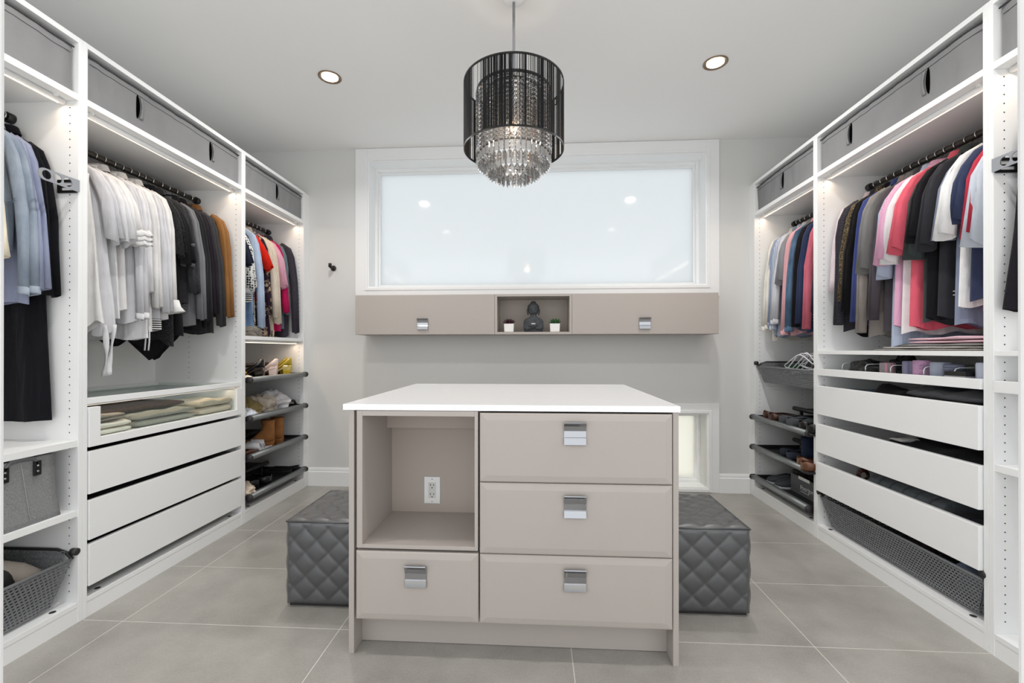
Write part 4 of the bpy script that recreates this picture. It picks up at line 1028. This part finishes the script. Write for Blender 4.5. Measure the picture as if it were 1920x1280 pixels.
# ------------------------------------------------------------------ shoes
def shoe(name, s, d, y, z, label, mat, kind, rz, group=None, sole=None, lining=None, k=1.0, cat='shoe', dxy=(0, .095), single=False):
    """pair of shoes as one thing each; local +x is the toe direction"""
    sole = sole or DARKP; out = []
    prof = {
     'sneaker': ([(0, .024, .012, .076, .8), (.05, .033, .008, .084, 1.0), (.3, .034, .008, .072, 1.05), (.48, .038, .008, .070, .5), (.6, .043, .008, .062, .12), (.8, .045, .008, .050, .06), (.93, .036, .010, .038, .06), (1, .016, .013, .026, .06)], .27, 'flat'),
     'loafer': ([(0, .022, .014, .074, .8), (.05, .031, .012, .082, 1.0), (.3, .032, .010, .066, 1.2), (.5, .036, .010, .060, .9), (.6, .040, .010, .054, .15), (.8, .041, .010, .044, .06), (.93, .031, .010, .034, .06), (1, .012, .012, .024, .06)], .28, 'heel'),
     'pump': ([(0, .018, .078, .140, .9), (.07, .027, .076, .142, 1.2), (.25, .026, .062, .104, 1.5), (.45, .030, .030, .062, 1.6), (.62, .036, .010, .042, 1.0), (.76, .037, .006, .036, .1), (.92, .026, .006, .028, .06), (1, .008, .008, .018, .06)], .235, 'block'),
     'flat': ([(0, .018, .006, .044, 1.1), (.06, .026, .005, .050, 1.4), (.35, .028, .004, .038, 1.6), (.62, .036, .004, .032, 1.3), (.75, .037, .004, .030, .2), (.92, .026, .004, .024, .06), (1, .010, .006, .016, .06)], .24, 'flat'),
     'boot': ([(0, .022, .045, .16, .05), (.06, .030, .042, .16, .05), (.25, .033, .036, .155, .05), (.42, .035, .020, .110, .05), (.6, .040, .010, .068, .05), (.8, .040, .008, .050, .05), (.93, .030, .008, .040, .05), (1, .012, .010, .026, .05)], .25, 'block'),
     'slide': ([(0, .030, .004, .022, 1.5), (.1, .037, .004, .024, 1.6), (.42, .037, .004, .022, 1.6), (.5, .042, .004, .064, .1), (.8, .045, .004, .056, .1), (.86, .044, .004, .022, 1.5), (1, .026, .004, .020, 1.5)], .25, 'flat'),
    }[kind]
    st, ln, ht = prof; ln *= k
    q0 = st[0]; st = [(0, q0[1] * .35, q0[2] + .006, q0[3] - .008, q0[4]), (.012, q0[1] * .75, q0[2] + .002, q0[3] - .003, q0[4]), (.035, q0[1] * 1.05, q0[2], q0[3], q0[4])] + list(st[1:])
    for i in range(1 if single else 2):
        loc = Vector((dx(s, d), y, z)); a = rz + (.08 if i else -.05)
        sd = Vector((-math.sin(rz), math.cos(rz), 0))
        if i: loc += sd * dxy[1] + Vector((math.cos(rz), math.sin(rz), 0)) * dxy[0]
        t = thing(name, loc, label[i] if isinstance(label, (list, tuple)) else label, cat, group, a)
        rr = []
        for q, hw, zb, zt, op in st:
            r = []
            for j in range(15):
                an = op * .9 + (2 * PI - 1.8 * op) * j / 14
                r.append((ln * (q - .5), hw * k * math.sin(an) * (1.12 if abs(math.sin(an)) > .7 else 1), (zb + zt) / 2 * k + (zt - zb) / 2 * k * max(-1, min(1, math.cos(an) * 1.15))))
            rr.append(r)
        MB().loft(rr, False, True, True).build('upper', mat, t, solid=.003)
        so = []
        for q, hw, zb, zt, op in st:
            h0 = zb * k - .004; hw2 = hw * k * (1.02 if kind == 'boot' else 1.06)
            so.append([(ln * (q - .5) * 1.02, hw2, h0 - .006), (ln * (q - .5) * 1.02, hw2, zb * k + .002), (ln * (q - .5) * 1.02, -hw2, zb * k + .002), (ln * (q - .5) * 1.02, -hw2, h0 - .006)])
        dz = min(p[2] for r in so for p in r)
        MB().loft(so, True, True, True, False).build('sole', sole, t)
        if lining:
            li = [[(ln * (q - .5), hw * k * .86, zb * k + .009), (ln * (q - .5), -hw * k * .86, zb * k + .009)] for q, hw, zb, zt, op in st if q < .66]
            MB().loft(li, False).build('insole', lining, t, solid=.001)
        if ht in ('block', 'heel'):
            zt = st[3][2] * k; w0 = .026 * k; b0 = -.006 if ht == 'heel' else -.002
            rr = [[(-ln * .5 + e, -w, zz), (-ln * .5 + e + lng, -w, zz), (-ln * .5 + e + lng, w, zz), (-ln * .5 + e, w, zz)] for zz, w, e, lng in ((dz, w0 * .9, .006, .045 * k), (zt, w0, .0, .062 * k))]
            MB().loft(rr, True, True, True, False).build('heel', mat if ht == 'block' else sole, t, bevel=.004)
        if kind == 'boot':
            cx = -ln * .5 + .045 * k
            MB().loft([[(cx + a_ * math.cos(2 * PI * j / 20) + o_, b_ * math.sin(2 * PI * j / 20), zz) for j in range(20)] for zz, a_, b_, o_ in ((.095 * k, .052 * k, .0335 * k, .010), (.125 * k, .044 * k, .033 * k, .002), (.16 * k, .041 * k, .034 * k, -.002), (.205 * k, .048 * k, .041 * k, .0))], True).build('shaft', mat, t, solid=.004)
        t.location.z = z - dz + .0005
        out.append(t)
    return out
def away(s): return PI if s < 0 else 0          # toe to the cabinet's back
def blob(name, s, d, y, z, rx, ry, rz_, label, cat, mat, group=None, amp=.25, fr=9, seed=1, flat=.5):
    t = thing(name, (dx(s, d), y, z), label, cat, group)
    rr = []; n = 56
    for j in range(31):
        p = -PI / 2 + PI * j / 30; r = []
        for i in range(n):
            a = 2 * PI * i / n; v = Vector((math.cos(p) * math.cos(a), math.cos(p) * math.sin(a), math.sin(p)))
            k = 1 + amp * noise.noise(v * fr * .22 + Vector((seed * 3.1, 0, seed))) - amp * .8 * (abs(noise.noise(v * fr * .33 + Vector((0, seed * 2.3, 0)))) - .2) - amp * .18 * (abs(noise.noise(v * fr * .8 + Vector((seed, seed * 1.3, 0)))) - .2)
            zz = v.z * rz_ * k; zz = max(zz, -rz_ * flat)
            r.append((v.x * rx * k, v.y * ry * k, zz + rz_ * flat))
        rr.append(r)
    MB().loft(rr, True, True, True).build('body', mat, t)
    return t
SH = 'womens shoes on the pull-out shoe shelves'; SM = 'mens shoes on the pull-out shoe shelves'
z0 = -.0095
YEL = pbr('yellow_patent', '#b7a021', .18, spec=.6, coat=.5); BLU = pbr('blush_leather', '#e3cfc8', .3); PAT = pbr('black_patent', '#0d0d10', .15, coat=.6)
CRM = pbr('cream_leather', '#ece6da', .4); TANS = pbr('tan_suede', '#9a6637', .9, bump=(300, .3), vary=.12, vscale=25); BRN = pbr('brown_leather', '#43251a', .3, vary=.2, vscale=14)
WPL = pbr('white_rubber', '#eaeaee', .5); NAV = pbr('navy_suede', '#1a2744', .8); GRS = pbr('grey_knit', '#484c50', .85, bump=(300, .4)); BKL = pbr('black_leather', '#161515', .35)
ORL = pbr('orange_lining', '#b5683a', .7); TLN = pbr('tan_lining', '#c8a27a', .7)
zz = .907 + z0
shoe('pump', -1, .155, 3.29, zz, ('yellow patent block-heel pump, first of the pair', 'yellow patent block-heel pump nearest the wall filler'), YEL, 'pump', away(-1) + .5, SH, YEL, TLN, 1.05, dxy=(.03, -.075))
shoe('pump', -1, .155, 3.12, zz, ('blush leather pump beside the yellow pair', 'blush leather pump beside the black patent shoe'), BLU, 'pump', away(-1) + .4, SH, BLU, TLN, dxy=(.02, -.075))
shoe('pump', -1, .16, 2.97, zz, ('black patent pump beside the blush pair', 'black patent pump behind the flower flats'), PAT, 'pump', away(-1) + .3, SH, None, None, dxy=(.04, -.07))
fl_ = shoe('flat_shoe', -1, .13, 2.85, zz, 'cream flat shoe with a gold flower on the toe', CRM, 'flat', -.35, SH, None, TLN, single=True)[0]
g = MB()
for i in range(6): g.tube([(.06, 0, .04), (.06 + .016 * math.cos(i * PI / 3), .016 * math.sin(i * PI / 3), .046)], [.004, .007], 6)
g.build('flower', pbr('gold_flower', '#b98a2a', .35, metal=.8), fl_)
shoe('sandal', -1, .36, 2.86, .907 + .086, ('tan strappy flat lying on the upper rear bar', 'tan flat behind the strappy one on the upper rear bar'), pbr('tan_leather', '#b78a55', .5), 'flat', -PI / 2, SH, None, TLN, .95)
zz = .659 + z0
blob('dust_bag', -1, .13, 2.92, zz, .10, .085, .08, 'khaki cloth shoe bag on the second shoe shelf', 'bag', cloth('#8c7b53'), 'cloth shoe bags', .35, 9, 2)
blob('dust_bag', -1, .14, 3.10, zz, .11, .10, .085, 'cream cloth shoe bag between the khaki and white bags', 'bag', cloth('#cfc4b4'), 'cloth shoe bags', .4, 10, 5)
blob('dust_bag', -1, .15, 3.25, zz, .11, .10, .09, 'white cloth shoe bag next to the black strap', 'bag', cloth('#e6e4e6'), 'cloth shoe bags', .45, 10, 8)
blob('dust_bag', -1, .06, 2.83, zz, .05, .07, .04, 'small white cloth bag folded at the front of the khaki bag', 'bag', cloth('#e3e6ee'), 'cloth shoe bags', .4, 10, 11)
stp = thing('strap', (dx(-1, .09), 3.38, zz), 'black loop strap at the end of the cloth bags', 'strap', None)
MB().tube([(-.06, -.05, .004), (-.06, -.04, .045), (-.02, .0, .062), (.03, .03, .05), (.045, .045, .006)], .009, 8).build('loop', BKL, stp)
blob('plastic_bag', -1, .36, 2.86, .659 + .086, .09, .11, .055, 'clear plastic shoe bag on the second rear bar', 'bag', pbr('clear_film', '#e8e4e2', .12, trans=.75, ior=1.1), None, .5, 11, 3)
zz = .411 + z0
shoe('ankle_boot', -1, .15, 3.19, zz, ('tan suede ankle boot beside the white slides', 'tan suede ankle boot nearest the wall filler'), TANS, 'boot', away(-1) + .25, SH, TANS, None, .95, cat='boot', dxy=(.03, .115))
shoe('slide', -1, .12, 2.93, zz, ('white rubber slide lying flat beside the brown shoe', 'white rubber slide beside the tan boots'), WPL, 'slide', 0.35, SH, WPL, pbr('grey_footbed', '#a2a0ac', .7), dxy=(0, .11))
shoe('loafer', -1, .05, 2.80, zz, 'brown leather shoe at the corner below the white slides', BRN, 'loafer', PI / 2, SH, None, ORL, .8, single=True)
zz = .157 + z0
shoe('sneaker', -1, .15, 3.03, zz, ('black sneaker with a white tag beside the fluffy slippers', 'second black sneaker with a white tag'), BKL, 'sneaker', away(-1), SH, None, None, 1.0, dxy=(.03, .11))
shoe('sandal', -1, .14, 3.30, zz, ('black sandal at the wall end of the lowest shelf', 'black sandal next to the black sneakers'), pbr('black_fabric', '#17181b', .8), 'flat', away(-1), SH, None, None, 1.0, dxy=(0, -.09))
fz = pbr('cream_fluff', '#d9c9b6', .95, bump=(160, 1.0), vary=.1, vscale=60)
for (d, y, lb, sd) in ((.13, 2.87, 'cream fluffy slipper lying on its side', 4), (.06, 2.80, 'cream fluffy slipper partly hidden by the divider', 6)):
    b_ = blob('slipper', -1, d, y, zz, .075, .055, .05, lb, 'slipper', fz, SH, .3, 12, sd)
# mens
zz = .600 + z0
shoe('oxford_shoe', 1, .14, 3.30, zz, ('brown oxford with orange lining at the wall end', 'brown oxford with orange lining beside the black sneakers'), BRN, 'loafer', 0, SM, None, ORL, dxy=(-.02, -.10))
shoe('sneaker', 1, .13, 3.08, zz, ('dark grey knit sneaker beside the brown oxford', 'dark grey knit sneaker in the middle of the shelf'), GRS, 'sneaker', 0, SM, None, None, dxy=(-.02, -.11))
shoe('dress_shoe', 1, .13, 2.85, zz, ('black dress shoe with tan lining', 'black dress shoe with tan lining nearest the divider'), BKL, 'loafer', 0, SM, None, ORL, dxy=(-.02, -.10))
shoe('slipper', 1, .36, 3.06, .600 + .086, ('black slipper lying on the rear bar above the sneakers', 'second black slipper on the rear bar'), BKL, 'flat', 0, SM, None, None, dxy=(0, -.1))
zz = .377 + z0
shoe('sneaker', 1, .15, 3.13, zz, ('navy sneaker alone on the middle shelf', 'navy sneaker beside the blue boot'), pbr('navy_knit', '#2c3340', .8), 'sneaker', 0, SM, None, None, .9, dxy=(-.02, -.10))
shoe('boot', 1, .17, 2.96, zz, ('tall blue suede boot behind the brown loafers',), NAV, 'boot', 0, SM, None, None, .82, cat='boot', single=True)
shoe('loafer', 1, .12, 2.85, zz, ('reddish brown loafer beside the blue boot', 'reddish brown loafer nearest the divider'), pbr('red_brown_leather', '#68432f', .3, vary=.15, vscale=14), 'loafer', 0, SM, None, TLN, 1.0, dxy=(-.04, -.095))
zz = .154 + z0
shoe('sneaker', 1, .15, 3.30, zz, ('grey sneaker toe on the lowest shelf by the wall', 'grey sneaker beside the black shoe box'), GRS, 'sneaker', PI, SM, WPL, None, .92, dxy=(0, .095))
# shoe box with printed lettering
bxm = pbr('grey_card', '#5a5b5e', .7); bxd = pbr('black_card', '#1a1a1c', .8); inkw = pbr('white_ink', '#e8e8e8', .7)
sbx = thing('shoe_box', (dx(1, .10), 2.985, zz), 'open dark grey shoe box with white lettering on its side', 'box')
bl_, bw_, bh_ = .33, .19, .118
bm_ = MB(); t_ = .003
for a in ((0, t_, -bl_ / 2, bl_ / 2, 0, bh_), (bw_ - t_, bw_, -bl_ / 2, bl_ / 2, 0, bh_ + .012), (t_, bw_ - t_, -bl_ / 2, -bl_ / 2 + t_, 0, bh_), (t_, bw_ - t_, bl_ / 2 - t_, bl_ / 2, 0, bh_), (t_, bw_ - t_, -bl_ / 2 + t_, bl_ / 2 - t_, 0, t_)): bm_.box(*a)
bm_.build('carton', bxm, sbx)
bx(t_ + .001, bw_ - t_ - .001, -bl_ / 2 + .004, bl_ / 2 - .004, .07, .075).build('tissue', bxd, sbx)
def text(par, body, size, loc, mat, name='lettering'):
    c = bpy.data.curves.new(name, 'FONT'); c.body = body; c.size = size; c.extrude = .0003; c.align_x = 'CENTER'; c.materials.append(mat)
    o = bpy.data.objects.new(name, c); COL.objects.link(o); bpy.context.view_layer.update()
    me = bpy.data.meshes.new_from_object(o.evaluated_get(bpy.context.evaluated_depsgraph_get())); bpy.data.objects.remove(o)
    o = bpy.data.objects.new(name, me); COL.objects.link(o); o.parent = par; o.location = loc; o.rotation_euler = (PI / 2, 0, -PI / 2)
    return o
xq = .052
for body, size in (('F', .038), ('OOT', .029), ('J', .038), ('OY', .029)):      # big and small capitals of one word
    o = text(sbx, body, size, (-.0006, 0, .040), inkw)
    xs = [v.co.x for v in o.data.vertices]; wd = max(xs) - min(xs)
    o.location.y = xq + min(xs); xq -= wd + .002
text(sbx, '#1 SHOE IN GOLF', .0115, (-.0006, .005, .024), inkw)
bx(-.0012, .0, -.045, .075, bh_ - .016, bh_ + .004).build('label', inkw, sbx)
# white wire hangers in the mesh basket
for i in range(9):
    t = thing('wire_hanger', (dx(1, .06 + .017 * i), 2.93 - .006 * i, .962 + .006 * (i % 3)), 'white wire hanger in the heap in the mesh basket', 'hanger', 'white hangers heaped in the mesh basket', PI / 2 + random.uniform(-.2, .2))
    w_ = .17
    p = [(-w_, 0, .0), (w_, 0, 0), (w_ + .012, 0, .012), (.03, 0, .105), (0, 0, .112), (-.03, 0, .105), (-w_ - .012, 0, .012), (-w_, 0, 0)]
    MB().tube(p, .0035, 6).build('frame', WPL, t)
    t.rotation_euler = (random.uniform(-.5, .2), random.uniform(-.25, .25), PI / 2 + random.uniform(-.3, .3))
blob('scarf', 1, .12, 3.16, .925, .06, .07, .05, 'green cloth lying in the mesh basket beside the white hangers', 'scarf', cloth('#1f4229'), None, .4, 9, 4)

# ------------------------------------------------------------------ baskets and folded things
FG = pbr('grey_felt', '#8b8c8d', .95, spec=.1, bump=(240, .5), vary=.22, vscale=260)
fb = thing('felt_basket', (dx(-1, .02), 1.45, .4535), 'grey felt basket with dark leather handle tabs on the open shelf', 'basket')
ya, yb, h_ = 1.19, 1.632, .2475
rows = []
for j in range(13):
    q = j / 12; ins = .018 * math.sin(PI * .5 * q)
    y_0, y_1 = ya + ins, yb - ins * .9 + (.010 * (1 - q) if q < .5 else .005); x_0, x_1 = dx(-1, .022 + .004 * math.sin(PI * q)), dx(-1, .40)
    r = []
    for i in range(16): r.append((x_0 + .005 * math.sin(PI * i / 15), y_0 + (y_1 - y_0) * i / 15, h_ * q))
    for i in range(1, 8): r.append((x_0 + (x_1 - x_0) * i / 8, y_1, h_ * q))
    for i in range(16): r.append((x_1, y_1 - (y_1 - y_0) * i / 15, h_ * q))
    for i in range(1, 8): r.append((x_1 + (x_0 - x_1) * i / 8, y_0, h_ * q))
    rows.append([(x - fb.location[0], y - fb.location[1], z) for x, y, z in r])
MB().loft(rows, True, True, False).build('body', FG, fb, solid=.006)
for yy in (1.452, 1.555):
    o_ = (-fb.location[0], -fb.location[1], 0)
    tb_ = bx(dx(-1, .010), dx(-1, .016), yy - .013, yy + .013, .178, .232).build('leather_tab', BKL, fb, o_, bevel=.002)
    for zq in (.194, .214): MB().lathe([(.0045, 0), (.0045, .001), (.002, .003)], 10).build('rivet', CHROME, tb_, (dx(-1, .0095), yy, zq)).rotation_euler = (0, PI / 2, 0)
MB().loft([[(dx(-1, .012) - fb.location[0] + e * 0, y - fb.location[1], z + dz) for dz in (-.007, .007)] for e, (y, z) in enumerate(((1.452, .225), (1.468, .246), (1.503, .250), (1.54, .246), (1.555, .225)))], False).build('handle_loop', pbr('grey_leather_strap', '#6d6d70', .5), fb, solid=.004)
MB().tube([(dx(-1, .0155) - fb.location[0], 1.505 - fb.location[1] + .03 * q, .23 - .22 * q) for q in (0, .25, .5, .75, 1)], .0010, 5).build('seam', pbr('grey_thread', '#a5a6a6', .9), fb)
bg = thing('handbag', (dx(-1, .16), 1.455, .122), 'black leather handbag with gold zip in the low mesh basket', 'bag')
b2 = MB(); rr = []
for j in range(11):
    p = PI * j / 10; rr.append([(.075 * math.cos(2 * PI * i / 22) * (.35 + .65 * math.sin(p) ** .5), .115 * (math.cos(p)) * -1, .10 + .085 * math.sin(2 * PI * i / 22) * (.25 + .75 * math.sin(p) ** .6) + .01 * noise.noise(Vector((i, j, 3)) * .4)) for i in range(22)])
b2.loft(rr, True, True, True).build('body', BKL, bg)
MB().tube([(.0, .06, .178), (.004, .085, .168), (.01, .10, .15)], .004, 6).build('zip', pbr('gold_zip', '#b99146', .3, metal=.9), bg)
bs = thing('folded_blanket', (-2.05, 1.525, .108), 'beige fleece roll leaning in the low mesh basket behind the handbag', 'blanket', None)
MB().tube([(-.11, -.10, .225), (-.02, -.02, .19), (.08, .06, .135), (.115, .09, .105)], [.036, .042, .042, .034], 16).build('roll', cloth('#a9a097'), bs)

def folded(name, s, d0, d1, y0, y1, z, h, label, cat, mat, layers=2, group=None, seed=0, wav=.008):
    t = thing(name, (dx(s, (d0 + d1) / 2), (y0 + y1) / 2, z), label, cat, group)
    lx, ly = abs(d1 - d0), y1 - y0
    for q in range(layers):
        m = MB(); rr = []; hz = h / layers; n = 16
        for j in range(n + 1):
            yy = -ly / 2 + ly * j / n; r = []; e = min(1, .62 + min(j, n - j) * .25)
            for i in range(20):
                a = 2 * PI * i / 20; c, sn = math.cos(a), math.sin(a)
                u = lx / 2 * abs(c) ** .35 * (1 if c > 0 else -1); v = hz / 2 * abs(sn) ** .6 * (1 if sn > 0 else -1)
                k = wav * noise.noise(Vector((u * 11, yy * 11, seed + q * 2.7)))
                r.append((u + .006 * noise.noise(Vector((yy * 9, q, seed))), yy, max(.0005, hz * (q + .5) + v * e + (k if sn > 0 else 0) * (q + 1) / layers)))
            rr.append(r)
        m.loft(rr, True, True, True).build('fold', mat, t)
    return t
FD = 'clothes folded in the glass fronted drawer'
zz = .7275
folded('folded_sweater', -1, .03, .26, 1.765, 1.96, zz, .052, 'white fluffy sweater at the open corner of the glass drawer', 'sweater', cloth('#ede6da'), 2, FD, 1, .014)
folded('folded_shirt', -1, .05, .26, 1.78, 1.95, zz + .056, .028, 'taupe knit folded on the white fluffy sweater', 'sweater', cloth('#a39a8e'), 2, FD, 2, .012)
folded('folded_throw', -1, .04, .27, 2.00, 2.36, zz, .066, 'sage grey wool folded in the middle of the glass drawer', 'sweater', cloth('#98998f', 'tweed', '#b3b1a5'), 2, FD, 3, .012)
folded('folded_sweater', -1, .10, .45, 1.86, 2.36, zz + .068, .034, 'dark brown sweater folded on the sage grey wool', 'sweater', cloth('#3f3029'), 1, FD, 4, .01)
folded('folded_sweater', -1, .04, .30, 2.40, 2.66, zz, .085, 'cream fleece folded at the lit end of the glass drawer', 'sweater', cloth('#cdbfa8', 'tweed', '#e0d6c4'), 2, FD, 5, .02)
for i, (zb, c, lb) in enumerate(((.535, '#2a2a2c', 'black'), (.345, '#3a3a3c', 'charcoal'), (.157, '#2e2f33', 'dark slate'))):
    folded('folded_clothes', -1, .05, .45, 1.80, 2.60, zb, .10, '%s clothes folded in the %s closed drawer under the glass one' % (lb, ('first', 'second', 'third')[i]), 'clothes', cloth(c), 3, 'clothes in the plain drawers', 20 + i, .012)
DG = 'clothes in the open drawers under the tie tray'
zz = .7595
folded('folded_jeans', 1, .05, .45, 1.80, 2.14, zz, .165, 'grey trousers piled above the rim of the top open drawer', 'trousers', cloth('#5b5c60'), 4, DG, 31, .025)
folded('folded_sweater', 1, .06, .42, 2.16, 2.34, zz, .16, 'black knit heaped beside the grey trousers in the top open drawer', 'sweater', cloth('#242223'), 2, DG, 32, .05)
folded('folded_shirt', 1, .06, .42, 2.38, 2.56, zz, .125, 'blue grey shirt low in the top open drawer', 'shirt', cloth('#566a7c'), 3, DG, 33, .03)
zz = .5405
folded('folded_trousers', 1, .04, .46, 1.76, 2.28, zz, .13, 'black trousers filling the second open drawer', 'trousers', cloth('#1f2023'), 3, DG, 34, .03)
folded('socks', 1, .05, .13, 2.16, 2.24, zz + .128, .018, 'pale grey socks on the black trousers', 'socks', cloth('#c9c9c7'), 1, DG, 35, .012)
zz = .3175
for i in range(6):
    folded('folded_jeans', 1, .05, .45, 1.96 + .072 * i, 2.028 + .072 * i, zz, .15, 'faded grey jeans standing folded in the third open drawer', 'jeans', cloth('#62686c'), 1, 'grey jeans filed in the third open drawer', 40 + i, .012)
folded('folded_trousers', 1, .05, .45, 1.76, 1.94, zz, .12, 'near black trousers beside the faded jeans', 'trousers', cloth('#24262b'), 3, DG, 36, .02)
bc = thing('belt', (dx(1, .09), 2.46, zz), 'brown leather belt rolled in the third open drawer', 'belt', None)
for q in range(2): MB().tube([((.020 + .0055 * q + .003 * a / 6) * math.cos(a), .005 * q, .03 + .09 + (.020 + .0055 * q + .003 * a / 6) * math.sin(a)) for a in [i * .45 for i in range(20)]], .006, 6).build('coil', BRN, bc)
# bottom basket under the drawers
bt = thing('umbrella', (dx(1, .13), 2.16, .148), 'long black umbrella lying in the mesh basket under the drawers', 'umbrella')
MB().tube([(-.02, -.36, .10), (0, -.2, .105), (0, .1, .108), (0, .36, .112)], [.02, .034, .034, .026], 14).build('canopy', pbr('black_nylon', '#1b1b1d', .5), bt)
MB().tube([(0, .36, .112), (0, .43, .113)], .012, 10).build('handle', DARKP, bt)
blob('cap', 1, .09, 2.10, .118, .05, .06, .095, 'dark brown cloth bunched over the rim of the low mesh basket', 'cloth', cloth('#2f2928'), None, .4, 9, 6)
folded('folded_shirt', 1, .075, .25, 1.79, 1.93, .108, .125, 'pale blue cloth in the low mesh basket near the divider', 'shirt', cloth('#8e9bb5'), 2, None, 51, .03)
# tie tray
def tie(y, d, r, h, c1, pat, c2, label):
    t = thing('rolled_tie', (dx(1, d), y, .9645), label, 'tie', 'rolled ties in the tray')
    pr = [(r * .2, h * .94), (r * .3, h), (r * .55, h), (r * .6, h * .95), (r * .68, h), (r * .95, h * .99), (r, h * .93), (r, .004), (r * .9, 0)]
    MB().lathe(pr, 22).build('roll', cloth(c1, pat, c2), t)
for a in ((2.265, .065, .031, .072, '#c98f9a', 'vstripe', '#8d8a90', 'rolled pink and grey striped tie'), (2.125, .065, .034, .083, '#7d7c93', 'vstripe', '#6a6a80', 'rolled violet grey tie'),
          (2.065, .062, .034, .088, '#b58fae', 'floral', '#8b6c8a', 'rolled mauve patterned tie'), (1.985, .07, .036, .082, '#9aa0b0', None, '#ffffff', 'rolled plain grey blue tie'),
          (1.925, .07, .034, .075, '#74788a', 'hstripe', '#5f6376', 'rolled slate tie with thin bands'), (1.80, .075, .030, .085, '#8a97bd', 'vstripe', '#c9cfdf', 'rolled light blue tie with pale stripes'), (1.755, .07, .022, .075, '#7c86a2', None, '#ffffff', 'rolled dusty blue tie at the divider end')): tie(*a)
blob('pouch', 1, .10, 2.44, .9645, .07, .10, .055, 'black sunglasses pouch at the wall end of the tie tray', 'pouch', BKL, None, .3, 9, 3)
blob('pouch', 1, .17, 2.30, .9645, .06, .07, .07, 'black bow-tie pouch behind the striped tie', 'pouch', pbr('black_satin', '#1a1a1c', .3), None, .4, 9, 9)
bo = thing('watch_box', (dx(1, .08), 1.87, .9645), 'flat grey watch box with black lid in the tie tray', 'box')
bx(-.06, .06, -.045, .045, 0, .03).build('base', pbr('grey_plastic', '#9b9c9f', .4), bo, bevel=.002); bx(-.06, .06, -.045, .045, .03, .048).build('lid', BLKM, bo, bevel=.002)
folded('pocket_square', 1, .16, .30, 1.83, 1.97, .9645, .07, 'grey pocket square folded behind the watch box', 'handkerchief', cloth('#aaa8a6'), 2, None, 61, .02)
# papers and folded piece on the shelf under the polo shirts
for i, (c, lb, y0_, y1_) in enumerate((('#9c9791', 'newspaper lowest in the thin pile under the polo shirts', 1.74, 2.28), ('#c4c0bd', 'pale newspaper in the middle of the thin pile', 1.745, 2.22), ('#8e8a88', 'grey newspaper on top of the thin pile', 1.75, 2.12))):
    folded('newspaper', 1, .01, .32, y0_, y1_, 1.0945 + .0095 * i, .009, lb, 'newspaper', cloth(c), 1, 'newspapers under the polo shirts', 70 + i, .003)
folded('folded_shirt', 1, .03, .33, 1.75, 2.1, 1.124, .028, 'pink shirt folded on the thin newspaper pile', 'shirt', cloth('#d7b3bd'), 2, None, 75, .006)
blob('fur_hat', -1, .14, 2.93, 1.1905, .10, .12, .055, 'grey fluffy hat on the shelf under the dark floral dress', 'hat', pbr('grey_fluff', '#8d877d', .95, bump=(160, 1), vary=.3, vscale=50), None, .35, 11, 5)
